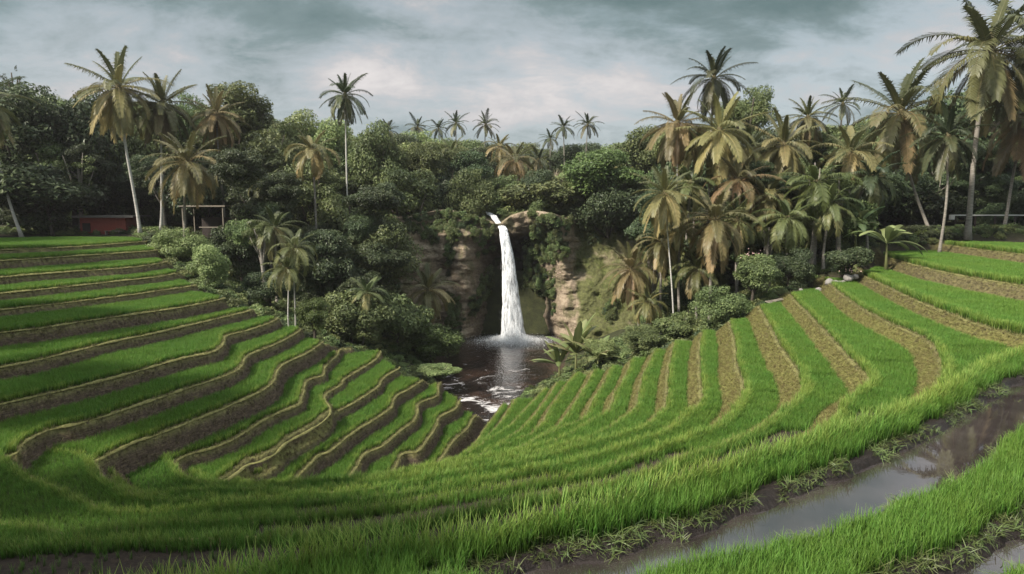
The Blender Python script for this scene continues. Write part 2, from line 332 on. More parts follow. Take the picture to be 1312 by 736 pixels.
# raster of the terraced ground
X0, X1, Y0, Y1, ST = -56.0, 58.0, 4.0, 78.0, 0.08
gx = np.arange(X0, X1 + 1e-6, ST); gy = np.arange(Y0, Y1 + 1e-6, ST); nx, ny = len(gx), len(gy)
GX, GY = np.meshgrid(gx, gy)
def inside_grid(poly):
    ins = np.zeros((ny, nx), dtype=bool); a = poly; b = np.roll(poly, -1, axis=0)
    for r in range(ny):
        y = gy[r]; m = (a[:, 1] > y) != (b[:, 1] > y)
        if not m.any(): continue
        xc = a[m, 0] + (y - a[m, 1]) / (b[m, 1] - a[m, 1]) * (b[m, 0] - a[m, 0])
        cnt = np.zeros(nx, dtype=np.int32)
        for x in xc: cnt += gx < x
        ins[r] = cnt % 2 == 1
    return ins
def dist_grid(line, rmax):
    D = np.full((ny, nx), rmax, dtype=np.float32)
    for p, q in zip(line[:-1], line[1:]):
        i0 = max(0, int((min(p[0], q[0]) - rmax - X0) / ST)); i1 = min(nx, int((max(p[0], q[0]) + rmax - X0) / ST) + 2)
        j0 = max(0, int((min(p[1], q[1]) - rmax - Y0) / ST)); j1 = min(ny, int((max(p[1], q[1]) + rmax - Y0) / ST) + 2)
        if i1 <= i0 or j1 <= j0: continue
        gxs, gys = GX[j0:j1, i0:i1], GY[j0:j1, i0:i1]; d = q - p; L2 = d @ d + 1e-12
        t = np.clip(((gxs - p[0]) * d[0] + (gys - p[1]) * d[1]) / L2, 0, 1)
        dd = np.hypot(gxs - p[0] - t * d[0], gys - p[1] - t * d[1]); np.minimum(D[j0:j1, i0:i1], dd, out=D[j0:j1, i0:i1])
    return D
def sdf(line, poly, rmax=2.0):
    ins = inside_grid(poly); d = dist_grid(line, rmax); return np.where(ins, d, -d)
def sm(a, b, x): t = np.clip((x - a) / (b - a), 0, 1); return t * t * (3 - 2 * t)
def wiggle(L, s):
    a = 0.10
    n1 = fbm(np.c_[L * 0.55, np.full(len(L), s)], 3, 3) - .5; n2 = fbm(np.c_[L * 0.55, np.full(len(L), s + 50)], 9, 3) - .5
    return L + np.c_[n1, n2] * a * 2
def family(PX, HS, side):
    Z = np.full((ny, nx), ZC - HB, dtype=np.float32); riser = np.zeros((ny, nx), np.float32); lip = np.zeros((ny, nx), np.float32); block = np.zeros((ny, nx), bool); edge = np.zeros((ny, nx), bool); near_lip = np.full((ny, nx), 2.0)
    lines = []
    for k, (pts, H) in enumerate(zip(PX, HS)):
        line = P_(pts, H)
        # carry both ends onward so that the step never stops inside the picture
        s = line[0] + np.array([0.0, 14.0]) if side == 'L' else line[0] + np.array([0, 14.0])
        e = line[-1]
        line = wiggle(line, k * 1.7 + (30 if side == 'R' else 0))
        if side == 'L':
            full = np.vstack([s, line, e + np.array([-3.0, -9.0]) if k > 7 else e + np.array([-12, 0])])
            poly = np.vstack([full, [(-300, -60 if k > 7 else full[-1][1]), (-300, 300), (s[0], 300)]])
        else:
            if k < 2:
                full = np.vstack([s, line, e + np.array([6.0, -14.0]), e + np.array([10, -30])]); poly = np.vstack([full, [(300, -60), (300, 300), (s[0], 300)]])
            else:
                full = np.vstack([s, line, e + np.array([-6.0, 1.0 if k > 6 else -1])]); poly = np.vstack([full, [(-300, full[-1][1]), (-300, -60), (300, -60), (300, 300), (s[0], 300)]])
        d = sdf(full, poly); Hn = HS[k + 1] if k + 1 < len(HS) else HB
        dh = Hn - H; w = 0.12 + 0.25 * dh if side == 'L' else (0.2 + 0.80 * dh if k < 7 else 0.16 + 0.5 * dh)
        S = np.clip((d + w) / w, 0, 1); S = 0.8 * S + 0.2 * S * S * (3 - 2 * S); Z += dh * S
        riser = np.maximum(riser, sm(-w - 0.08, -w + 0.05, d) * (1 - sm(-0.08, 0.05, d)))
        lip = np.maximum(lip, sm(-0.10, -0.02, d) * (1 - sm(0.20, 0.30, d)))
        edge |= (d > 0.08) & (d < 0.32); near_lip = np.minimum(near_lip, np.where(d > -0.02, np.maximum(d, 0), 9.0)); block |= (d > -w - (0.0 if side == 'L' else 0.06)) & (d < np.where(GY < 27, 0.12, 0.2))
        lines.append(full)
    return Z, riser, lip, block, edge, near_lip, lines
ZL, rl, ll, bl, el, nl_, LLINES = family(LP, LH, 'L')
ZR, rr, lr, br, er, nr_, RLINES = family(RP, RH, 'R')
side = ZR >= ZL
Zt = np.where(side, ZR, ZL); RIS = np.where(side, rr, rl); LIP = np.where(side, lr, ll); BLK = np.where(side, br, bl); EDG = np.where(side, er, el); NLIP = np.where(side, nr_, nl_)
# channels between the near bunds
def chan(pts_far, pts_near):
    A = catmull(np.array([unproj(p[0], p[1], 5.3) for p in pts_far]), 4); B = catmull(np.array([unproj(p[0], p[1], 5.3) for p in pts_near]), 4)
    return A, B
C1A, C1B = chan([(560, 752), (640, 731), (720, 712), (860, 684), (999, 634), (1100, 596), (1180, 560), (1250, 520), (1312, 482), (1400, 430)],
                [(700, 790), (800, 752), (900, 728), (1000, 703), (1100, 676), (1175, 645), (1230, 614), (1290, 573), (1340, 535), (1440, 462)])
C2A, C2B = chan([(900, 880), (1010, 815), (1138, 757), (1208, 730), (1260, 702), (1312, 668), (1400, 610)],
                [(1060, 880), (1160, 825), (1225, 790), (1285, 755), (1330, 725), (1450, 655)])
CH = np.zeros((ny, nx), bool); chd = np.full((ny, nx), 2.0, np.float32)
for A, B in ((C1A, C1B), (C2A, C2B)):
    poly = np.vstack([A, B[::-1]]); ins = inside_grid(poly); d = np.minimum(dist_grid(A, 2.0), dist_grid(B, 2.0))
    sd = np.where(ins, -d, d); chd = np.minimum(chd, sd)
chd = chd + (fbm(np.stack([GX * 1.3, GY * 1.3, GX * 0], -1).reshape(-1, 3), 15, 4).reshape(GX.shape) - 0.5) * 0.55
near = (ZR > ZC - 5.3) & side & (GY < 40)
Zt = Zt - 0.34 * (1 - sm(-0.35, 0.12, chd)) * near
WET = (1 - sm(0.0, 0.35, chd)) * near
# jungle ground
def pool_dist(x, y):
    P = np.stack([x, y], -1); d = np.full(x.shape, 1e9)
    a = POOL; b = np.roll(POOL, -1, axis=0); ins = np.zeros(x.shape, bool)
    for p, q in zip(a, b):
        e = q - p; t = np.clip(((P - p) @ e) / (e @ e), 0, 1); d = np.minimum(d, np.hypot(x - p[0] - t * e[0], y - p[1] - t * e[1]))
        m = (p[1] > y) != (q[1] > y)
        if p[1] != q[1]: ins ^= m & (x < p[0] + (y - p[1]) / (q[1] - p[1]) * e[0])
    return np.where(ins, -d, d)
def z_jungle(x, y):
    d = pool_dist(x, y)
    slope = np.where(x < 0, 0.50, 0.46)
    g = -0.1 + slope * np.maximum(d, 0) + 0.25 * np.minimum(d, 0) * 0.8
    back = sm(81.5, 84.0, y)
    plat = np.where(x < 0, 12.4 + 1.2 * sm(75, 95, y), 11.6 + 1.0 * sm(20, 40, x) + 2.0 * sm(75, 95, y))
    plat = plat + 9.0 * sm(88, 150, y) * np.exp(-((x - 15) / 90) ** 2)
    z = np.where(g < plat, g, plat); k = 2.0; h = np.clip(0.5 + 0.5 * (plat - g) / k, 0, 1); z = plat * (1 - h) + g * h - k * h * (1 - h)
    z = z * (1 - back) + np.maximum(z, plat) * back
    nz = fbm(np.stack([x * 0.18, y * 0.18, x * 0], -1).reshape(-1, 3), 21, 4).reshape(x.shape) - 0.5
    return z + nz * 1.2 * sm(0.5, 5, d)
eds = sdf(EDGE, np.vstack([EDGE, [(300, 56), (300, 400), (-300, 400), (-300, 75)]]), 3.0)
JM = sm(-0.15, 1.6, eds)
ZJ = z_jungle(GX, GY)
Z = Zt * (1 - JM) + ZJ * JM
BLK |= eds > -0.12
LIP = LIP * (1 - JM); RIS = RIS * (1 - JM)
Z += (fbm(np.stack([GX * 1.6, GY * 1.6, GX * 0], -1).reshape(-1, 3), 5, 3).reshape(GX.shape) - 0.5) * 0.08 * (1 - WET)
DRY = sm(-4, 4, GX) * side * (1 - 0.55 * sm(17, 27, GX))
def samp(A, x, y):
    u = np.clip((np.asarray(x) - X0) / ST, 0, nx - 1.001); v = np.clip((np.asarray(y) - Y0) / ST, 0, ny - 1.001); i = u.astype(int); j = v.astype(int); fu = u - i; fv = v - j
    return (A[j, i] * (1 - fu) + A[j, i + 1] * fu) * (1 - fv) + (A[j + 1, i] * (1 - fu) + A[j + 1, i + 1] * fu) * fv
def sampb(A, x, y):
    i = np.clip(((np.asarray(x) - X0) / ST).round().astype(int), 0, nx - 1); j = np.clip(((np.asarray(y) - Y0) / ST).round().astype(int), 0, ny - 1); return A[j, i]
def ground(x, y):
    x = np.atleast_1d(np.asarray(x, float)); y = np.atleast_1d(np.asarray(y, float))
    f = sm(74, 77, y); f = np.where((np.abs(x) > 52) & (y > 56), np.maximum(f, sm(52, 55, np.abs(x))), f)
    z = samp(Z, x, y); far = f > 0
    if far.any(): z = np.where(far, z * (1 - f) + z_jungle(x, y) * f, z)
    return z
def gz(x, y): return float(ground(x, y)[0])

# terrain sheet: one polar sheet about the viewpoint, reaching the horizon
def build_terrain():
    az = np.concatenate([np.linspace(-180, -60, 14)[:-1], np.linspace(-60, -41, 60)[:-1], np.linspace(-41, 41, 860)[:-1], np.linspace(41, 60, 60)[:-1], np.linspace(60, 180, 15)[:-1]])
    az = R(1) * az
    rr_ = np.concatenate([[0.6, 2.0, 3.5, 5.0], np.geomspace(6.5, 78, 820), np.geomspace(79, 220, 70), np.geomspace(240, 1400, 12)])
    A, Q = np.meshgrid(az, rr_); x = Q * np.sin(A); y = Q * np.cos(A)
    z = ground(x.ravel(), y.ravel()).reshape(x.shape)
    n, m = x.shape; idx = np.arange(n * m).reshape(n, m); j = np.roll(idx, -1, axis=1)
    F4 = np.stack([idx[:-1], j[:-1], j[1:], idx[1:]], -1).reshape(-1, 4)[:, ::-1]
    inn = lambda G: samp(G, x.ravel(), y.ravel())
    out = (y.ravel() > 76) | (np.abs(x.ravel()) > 56)
    jm = np.where(out, 1.0, inn(JM)); jm = np.where(y.ravel() < 4, 0, jm)
    t = NT('ground_soil')
    n1 = t.noise(1.3, 6, 0.65); n2 = t.noise(9.0, 6, 0.7); n3 = t.noise(2.2, 5, 0.6, None, (1, 1, 14))
    soil = t.ramp(n2, [(0.3, (0.016, 0.012, 0.010)), (0.7, (0.05, 0.037, 0.026))])
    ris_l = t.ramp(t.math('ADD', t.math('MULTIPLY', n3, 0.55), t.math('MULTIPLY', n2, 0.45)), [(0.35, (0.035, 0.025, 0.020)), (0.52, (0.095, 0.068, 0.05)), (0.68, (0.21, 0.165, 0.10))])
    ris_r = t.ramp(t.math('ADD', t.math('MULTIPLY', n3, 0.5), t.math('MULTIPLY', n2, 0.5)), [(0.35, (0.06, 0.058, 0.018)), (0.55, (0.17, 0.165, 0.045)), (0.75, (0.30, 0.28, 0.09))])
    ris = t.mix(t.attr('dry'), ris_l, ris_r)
    lipc = t.ramp(n2, [(0.3, (0.12, 0.12, 0.04)), (0.7, (0.27, 0.26, 0.10))])
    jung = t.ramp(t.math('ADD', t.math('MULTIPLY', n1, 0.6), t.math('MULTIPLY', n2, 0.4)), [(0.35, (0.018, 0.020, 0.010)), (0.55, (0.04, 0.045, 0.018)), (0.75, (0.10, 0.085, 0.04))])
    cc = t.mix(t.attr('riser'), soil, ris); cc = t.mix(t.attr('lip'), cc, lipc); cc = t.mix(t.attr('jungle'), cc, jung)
    cc = t.mix(t.attr('wet_dark'), cc, (0.018, 0.013, 0.011)); t.col(cc)
    t.l(t.math('SUBTRACT', 0.95, t.math('MULTIPLY', t.attr('wet_dark'), 0.5)), t.b.inputs['Roughness']); t.bump(n2, 0.8, 0.08)
    me = mesh_np('terrain', np.stack([x.ravel(), y.ravel(), z.ravel()], -1), [F4], [t.m], {'riser': inn(RIS), 'lip': inn(LIP), 'jungle': jm, 'wet_dark': inn(WET.astype(float)), 'dry': inn(DRY)}, True)
    tag(obj('terrain', me), kind='structure')
build_terrain()

# earth bunds: a low ridge along every lip
def build_bunds():
    m = MB()
    for lines, HS, right in ((LLINES, LH, False), (RLINES, RH, True)):
        for k, (L, H) in enumerate(zip(lines, HS)):
            sl_ = np.r_[0, np.cumsum(np.linalg.norm(np.diff(L, axis=0), axis=1))]; q = np.arange(0, sl_[-1], 0.18); P = np.c_[np.interp(q, sl_, L[:, 0]), np.interp(q, sl_, L[:, 1])]
            T = np.gradient(P, axis=0); T /= np.linalg.norm(T, axis=1)[:, None] + 1e-9; N_ = np.c_[T[:, 1], -T[:, 0]]
            za = samp(Z, *(P + N_ * .35).T); zb = samp(Z, *(P - N_ * .35).T)
            if np.median(za) < np.median(zb): N_ = -N_; za, zb = zb, za
            zl = ZC - H; dbl = (P[:, 0] > unproj(427, 532, 11.15)[0]) if (not right and k == 12) else np.ones(len(P), bool); ok = dbl & ((np.abs(za - zl) < .12) | ((k == 11) & (not right))) & (samp(JM, *P.T) < .25) & (zb < za - .12) & (P[:, 1] < 72) & (np.abs(P[:, 0]) < 50)
            jit = (fbm(np.c_[q * 1.7, q * 0 + k, q * 0 + 7 * right], 61, 3) - .5) * 1.7 - .12; wv = 0.05 + .04 * jit + (.015 if right else 0); hv = (0.055 + .08 * jit)
            prof_ = ((-1.5, -.16), (-.9, .35), (0.0, 1.0), (.8, .55), (1.2, -.3))
            V = np.stack([np.c_[P + N_ * (.03 + a * wv)[:, None], zl + b * hv] for a, b in prof_], 1)
            n = len(P); idx = np.arange(n * 5).reshape(n, 5); Q = []
            for i in range(n - 1):
                if ok[i] and ok[i + 1]:
                    Q += [(idx[i, j], idx[i + 1, j], idx[i + 1, j + 1], idx[i, j + 1]) for j in range(4)]
            if Q: m.add(V.reshape(-1, 3), Q)
    t = NT('bund_straw'); n = t.noise(6.0, 6, 0.7); t.col(t.ramp(n, [(0.3, (0.07, 0.07, 0.022)), (0.5, (0.15, 0.145, 0.05)), (0.7, (0.26, 0.24, 0.10))])); t.rough(0.9); t.bump(n, 0.6, 0.04)
    tag(obj('terrace_bunds', m.mesh('terrace_bunds', [t.m], True)), kind='structure')
build_bunds()

# ------------------------------------------------------------------ water
def flat_poly(name, P, z, m):
    me = mesh_np(name, [(p[0], p[1], z) for p in P], [np.arange(len(P))[None]], [m]); o = obj(name, me); return tag(o, kind='structure')
t = NT('paddy_water'); n = t.noise(1.1, 3, 0.5); n2 = t.noise(9, 2, 0.5)
t.col(t.ramp(n, [(0.35, (0.03, 0.024, 0.023)), (0.7, (0.055, 0.045, 0.042))])); t.rough(0.02); t.b.inputs['IOR'].default_value = 2.6; t.b.inputs['Specular IOR Level'].default_value = 0.5; t.bump(t.math('ADD', n, t.math('MULTIPLY', n2, 0.15)), 0.03, 0.03)
M_pw = t.m
def channel_strip(A, B, z):
    k = 60
    def rs(L, k):
        s = np.r_[0, np.cumsum(np.linalg.norm(np.diff(L, axis=0), axis=1))]; q = np.linspace(0, s[-1], k); return np.c_[np.interp(q, s, L[:, 0]), np.interp(q, s, L[:, 1])]
    A, B = rs(A, k), rs(B, k); A2 = A + (A - B) * 0.12; B2 = B + (B - A) * 0.12
    V = np.vstack([np.c_[A2, np.full(k, z)], np.c_[B2, np.full(k, z)]]); i = np.arange(k - 1)
    me = mesh_np('paddy_water', V, [np.stack([i, i + k, i + k + 1, i + 1], -1)], [M_pw]); tag(obj('paddy_water', me), kind='structure')
channel_strip(C1A, C1B, ZC - 5.36); channel_strip(C2A, C2B, ZC - 5.36)

t = NT('pool_water'); tc = t.n('ShaderNodeTexCoord').outputs['Object']
w1 = t.noise(1.6, 4, 0.6, tc, (1, 0.55, 1)); w2 = t.noise(5.0, 3, 0.6, tc, (1, 0.5, 1))
t.b.inputs['Specular IOR Level'].default_value = 0.6; t.rough(0.12)
fo = t.noise(0.62, 9, 0.72, tc, (0.8, 1.0, 1), 0.9)
sepn = t.n('ShaderNodeSeparateXYZ'); t.l(tc, sepn.inputs[0])
nearf = t.ramp(t.math('DIVIDE', t.math('SUBTRACT', 68.0, sepn.outputs[1]), 22.0, True), [(0.0, 0.0), (0.7, 1.0)])
foam = t.ramp(t.math('ADD', t.math('ADD', fo, t.math('MULTIPLY', nearf, 0.12)), t.math('MULTIPLY', w2, 0.06)), [(0.655, 0.0), (0.77, 1.0)])
br_ = t.ramp(t.noise(0.3, 4, 0.6, tc), [(0.5, (0.014, 0.010, 0.009)), (0.66, (0.045, 0.026, 0.019))])
t.col(t.mix(foam, br_, (0.55, 0.53, 0.52)))
t.l(t.math('ADD', 0.1, t.math('MULTIPLY', foam, 0.6)), t.b.inputs['Roughness']); t.bump(t.math('ADD', w1, t.math('MULTIPLY', w2, 0.5)), 0.55, 0.12)
flat_poly('pool', [(-14, 86), (-12, 60), (-9, 48), (-6, 38), (2, 38), (3, 48), (9, 60), (16, 78), (16, 86)], 0.0, t.m)

# ------------------------------------------------------------------ cliff
def build_cliff():
    nu, nv = 230, 130
    xs = np.linspace(-19, 22, nu); vs = np.linspace(0, 1, nv); U, V = np.meshgrid(xs, vs)
    top = 14.3 - 0.6 * np.exp(-((U + 1.6) / 1.2) ** 2) + 0.5 * np.sin(U * 0.6) + np.where(U < -6, -0.2 * (U + 6) * 0.2, 0) - 2.0 * sm(6, 16, U)
    z = -0.8 + (top + 0.8) * V
    y = 79.6 + 0.0 * U
    alc = np.exp(-(np.abs(U - 0.3) / 4.5) ** 4); y = y + alc * (3.8 * (1 - sm(0.62, 0.97, V)))
    y = y - 0.9 * np.exp(-((U + 5.6) / 1.6) ** 2) * (1 - 0.4 * V) - 0.3 * np.exp(-((U - 6.2) / 2.2) ** 2)
    y = y + sm(4.8, 9, U) * (-4.6 + 9.0 * V) - 1.6 * sm(-8, -14, U)
    y = y - 1.0 * sm(7, 9, U) * (1 - sm(0.16, 0.22, V))
    p = np.stack([U.ravel() * 0.5, y.ravel() * 0.2, z.ravel() * 0.5], -1)
    d1 = fbm(p, 31, 5) - 0.5; strat = fbm(np.stack([U.ravel() * 0.12, z.ravel() * 1.9, U.ravel() * 0], -1), 33, 4) - 0.5
    ye = y.ravel() - d1 * 3.0 - strat * 0.8 * (1 - 0.85 * sm(7, 10, U.ravel()))
    # top lip turned back into the hill
    Y = ye.reshape(nv, nu); cap = np.stack([U[-1], Y[-1] + 9, top[-1] + 0.3], -1)
    Vv = np.vstack([np.stack([U.ravel(), Y.ravel(), z.ravel()], -1), cap])
    idx = np.arange((nv + 1) * nu).reshape(nv + 1, nu)
    F4 = np.stack([idx[:-1, :-1], idx[:-1, 1:], idx[1:, 1:], idx[1:, :-1]], -1).reshape(-1, 4)
    wet_dark = (np.exp(-(np.abs(U - 0.3) / 4.3) ** 4) * (1 - sm(0.80, 0.95, V))).ravel(); wet_dark = np.r_[wet_dark, np.zeros(nu)]  # takes the rock colour down to near black over the whole alcove
    moss = np.clip(sm(5.5, 8.5, U) * (0.55 + 0.5 * fbm(np.stack([U.ravel() * .5, z.ravel() * .18, U.ravel() * 0], -1), 41, 4).reshape(U.shape)) , 0, 1).ravel(); moss = np.r_[moss, np.ones(nu)]
    t = NT('cliff_rock'); tc = t.n('ShaderNodeTexCoord').outputs['Object']
    st = t.noise(0.9, 8, 0.66, tc, (0.7, 0.7, 2.2), 0.6); f2 = t.noise(3.5, 6, 0.65, tc); big = t.noise(0.35, 4, 0.55, tc)
    rock = t.ramp(t.math('ADD', t.math('MULTIPLY', st, 0.6), t.math('MULTIPLY', f2, 0.4)), [(0.32, (0.11, 0.084, 0.062)), (0.5, (0.30, 0.235, 0.168)), (0.66, (0.46, 0.375, 0.28))])
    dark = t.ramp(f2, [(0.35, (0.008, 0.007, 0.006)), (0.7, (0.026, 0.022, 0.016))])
    c_ = t.mix(t.math('MULTIPLY', t.attr('wet_dark'), t.ramp(big, [(0.3, 0.75), (0.5, 1.0)])), rock, dark)
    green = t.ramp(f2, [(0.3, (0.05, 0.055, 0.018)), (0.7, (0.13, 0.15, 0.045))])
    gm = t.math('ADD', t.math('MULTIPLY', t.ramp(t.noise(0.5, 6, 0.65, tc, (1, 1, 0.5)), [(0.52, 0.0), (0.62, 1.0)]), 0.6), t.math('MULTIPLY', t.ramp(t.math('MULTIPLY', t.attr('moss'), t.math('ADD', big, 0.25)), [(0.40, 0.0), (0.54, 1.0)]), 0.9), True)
    t.col(t.mix(t.math('MULTIPLY', gm, t.math('SUBTRACT', 1.0, t.math('MULTIPLY', t.attr('wet_dark'), 0.85))), c_, green)); t.rough(0.85); t.bump(t.math('ADD', st, f2), 0.9, 0.25)
    me = mesh_np('cliff', Vv, [F4], [t.m], {'wet_dark': wet_dark, 'moss': moss}, True)
    tag(obj('cliff', me), kind='structure')
    return U, Y, z
CU, CY, CZ = build_cliff()

# ------------------------------------------------------------------ waterfall
def build_fall():
    t = NT('falling_water'); tc = t.n('ShaderNodeTexCoord').outputs['Object']
    s1 = t.noise(2.4, 6, 0.65, tc, (2.2, 2.2, 0.22)); s2 = t.noise(7.0, 4, 0.6, tc, (1.5, 1.5, 0.35))
    q = t.math('ADD', t.math('MULTIPLY', s1, 0.78), t.math('MULTIPLY', s2, 0.22))
    t.col(t.ramp(q, [(0.33, (0.42, 0.44, 0.47)), (0.5, (0.72, 0.74, 0.77)), (0.65, (0.9, 0.91, 0.93))])); t.rough(0.6); t.bump(q, 0.35, 0.12)
    t.b.inputs['Subsurface Weight'].default_value = 0.0
    al = t.ramp(t.math('SUBTRACT', q, t.math('MULTIPLY', t.attr('tone'), 0.55)), [(0.20, 0.0), (0.36, 1.0)])
    t.l(al, t.b.inputs['Alpha'])
    path = [(618, 271, 86.0, 8), (626, 274, 84.5, 11), (632, 277, 83, 11), (637, 284, 81.5, 9), (642, 289, 80.2, 13), (645, 294, 79.0, 14), (647, 305, 78.3, 16), (650, 325, 77.9, 19), (652, 350, 77.7, 24), (653.5, 375, 77.6, 28), (655, 400, 77.5, 33), (656.5, 420, 77.4, 39), (657.5, 432, 77.3, 46), (658, 437, 77.2, 54)]
    P = np.array([at(a, b, D) for a, b, D, w in path]); W = np.array([0.78 * w * D / F / 2 for a, b, D, w in path])
    s = np.r_[0, np.cumsum(np.linalg.norm(np.diff(P, axis=0), axis=1))]; q_ = np.linspace(0, s[-1], 150)
    P = np.stack([np.interp(q_, s, P[:, i]) for i in range(3)], -1); W = np.interp(q_, s, W)
    m = MB()
    for layer, (k, off) in enumerate(((1.0, 0), (0.72, -0.28), (1.12, 0.22))):
        nth = 28; th = np.linspace(0, 2 * math.pi, nth, endpoint=False)
        wob = 1 + 0.75 * (fbm(np.c_[np.repeat(q_ * 0.45, nth), np.tile(np.cos(th) * 2.2, 150), np.tile(np.sin(th) * 2.2, 150)], 60 + layer, 5).reshape(150, nth) - 0.5) * 0.62
        Xo = P[:, 0][:, None] + np.cos(th)[None] * W[:, None] * k * wob; Yo = P[:, 1][:, None] + off + np.sin(th)[None] * W[:, None] * 0.42 * wob; Zo = np.repeat(P[:, 2][:, None], nth, 1)
        tilt = sm(0, 8, q_)[:, None]
        Zo = Zo + np.sin(th)[None] * 0.12 * (1 - tilt)
        idx = np.arange(150 * nth).reshape(150, nth); j = np.roll(idx, -1, axis=1)
        m.add(np.stack([Xo, Yo, Zo], -1).reshape(-1, 3), np.stack([idx[:-1], idx[1:], j[1:], j[:-1]], -1).reshape(-1, 4), a=np.repeat((0.25 + 0.5 * layer / 2) * np.ones(150) * (0.6 + 0.4 * sm(0, 12, q_)), nth))
    tag(obj('waterfall', m.mesh('waterfall', [t.m], True)), kind='structure')
    # spray: countless little drops thrown up at the foot
    ts = NT('spray'); ts.col((0.85, 0.86, 0.88)); ts.rough(0.6)
    n = 36000; r = np.abs(rng.normal(0, 1.9, n)) + 0.1; a = rng.uniform(0, 2 * math.pi, n); hmax = 1.7 * np.exp(-(r / 1.2)) + 0.16
    c0 = np.stack([P[-1][0] + r * np.cos(a) * 1.15, P[-1][1] - 0.2 + r * np.sin(a) * 0.9, rng.uniform(0, 1, n) ** 1.5 * hmax], -1)
    sz = rng.uniform(0.01, 0.035, n)[:, None, None]; tri = rng.normal(0, 1, (n, 3, 3)) * sz
    V = (c0[:, None] + tri).reshape(-1, 3); me = mesh_np('spray', V, [np.arange(3 * n).reshape(-1, 3)], [ts.m]); tag(obj('spray', me), 'white spray at the foot of the waterfall', None, None, 'stuff')
build_fall()

# ------------------------------------------------------------------ scattering of stuff
def scatter(name, pts, rot, scl, idx, sources, label):
    me = bpy.data.meshes.new(name); n = len(pts); me.vertices.add(n); me.vertices.foreach_set('co', np.asarray(pts, np.float32).ravel())
    a = me.attributes.new('rot', 'FLOAT_VECTOR', 'POINT'); a.data.foreach_set('vector', np.asarray(rot, np.float32).ravel())
    a = me.attributes.new('scl', 'FLOAT_VECTOR', 'POINT'); a.data.foreach_set('vector', np.asarray(scl, np.float32).ravel())
    a = me.attributes.new('idx', 'INT', 'POINT'); a.data.foreach_set('value', np.asarray(idx, np.int32))
    o = obj(name, me); tag(o, label, None, None, 'stuff')
    ng = bpy.data.node_groups.new(name, 'GeometryNodeTree')
    ng.interface.new_socket('Geometry', in_out='INPUT', socket_type='NodeSocketGeometry'); ng.interface.new_socket('Geometry', in_out='OUTPUT', socket_type='NodeSocketGeometry')
    N = ng.nodes.new; L = ng.links.new
    gi, go = N('NodeGroupInput'), N('NodeGroupOutput'); iop = N('GeometryNodeInstanceOnPoints'); jg = N('GeometryNodeJoinGeometry')
    for s in reversed(sources):
        oi = N('GeometryNodeObjectInfo'); oi.inputs['Object'].default_value = s; oi.inputs['As Instance'].default_value = True; L(oi.outputs['Geometry'], jg.inputs[0])
    def na(nm, ty):
        x = N('GeometryNodeInputNamedAttribute'); x.data_type = ty; x.inputs[0].default_value = nm
        return [q for q in x.outputs if q.enabled][0] if any(q.enabled for q in x.outputs) else x.outputs[0]
    L(gi.outputs[0], iop.inputs['Points']); L(jg.outputs[0], iop.inputs['Instance']); iop.inputs['Pick Instance'].default_value = True
    L(na('idx', 'INT'), iop.inputs['Instance Index']); L(na('rot', 'FLOAT_VECTOR'), iop.inputs['Rotation']); L(na('scl', 'FLOAT_VECTOR'), iop.inputs['Scale'])
    L(iop.outputs[0], go.inputs[0])
    md = o.modifiers.new('scatter', 'NODES'); md.node_group = ng
    return o
def source(name, me): return bpy.data.objects.new(name, me)      # never linked: only a pattern for the stuff
def tuft(name, mat, n, h, spread, width, bend, segs=3, seed=0, hvar=0.3, flat=0.0):
    r = np.random.default_rng(seed); m = MB()
    for k in range(n):
        a = r.uniform(0, 2 * math.pi); b = r.uniform(0, 2 * math.pi); rad = spread * math.sqrt(r.uniform()); base = np.array([math.cos(a) * rad, math.sin(a) * rad, -0.02])
        hh = h * (1 + r.uniform(-hvar, hvar)); dr = np.array([math.cos(b), math.sin(b), 0]); side = np.array([-dr[1], dr[0], 0]); bd = bend * r.uniform(0.3, 1.3)
        V = []; A = []; tn = r.uniform(-0.18, 0.18)
        for i in range(segs + 1):
            s = i / segs; ang = bd * s ** 1.4
            c0 = base + np.array([0, 0, 1]) * hh * (s * math.cos(ang * 0.8)) * (1 - flat) + dr * hh * s * math.sin(ang * 0.8)
            w = width * (1 - s ** 1.7) * 0.5 + 0.0006
            V += [c0 - side * w, c0 + side * w]; A += [min(1, max(0, s * 0.85 + tn + 0.05))] * 2
        m.add(V, [(2 * i, 2 * i + 1, 2 * i + 3, 2 * i + 2) for i in range(segs)], a=A)
    return m.mesh(name, [mat], True)
def in_view(x, y, z, mx=0.42):
    d = np.maximum(y * cp - (z - ZC) * sp_, 0.1); u = x / d; up = (y * sp_ + (z - ZC) * cp) / d
    return (np.abs(u) < 0.75 * (1 + mx)) & (up < 0.5) & (up > -0.42 * (1 + mx)) & (y > 3)
RS = []
for mt in (M_rice, M_rice_lit):
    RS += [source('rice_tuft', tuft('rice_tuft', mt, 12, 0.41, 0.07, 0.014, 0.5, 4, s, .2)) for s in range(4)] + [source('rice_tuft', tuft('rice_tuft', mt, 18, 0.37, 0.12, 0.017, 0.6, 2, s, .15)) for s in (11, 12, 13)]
def jitter_grid(step, ymin, ymax, seed):
    r = np.random.default_rng(seed); x = np.arange(X0, X1, step); y = np.arange(max(ymin, Y0), ymax, step); A, B = np.meshgrid(x, y)
    A = A + r.uniform(-.5, .5, A.shape) * step; B = B + r.uniform(-.5, .5, B.shape) * step; return A.ravel(), B.ravel()
rice = {0: [], 1: [], 2: []}
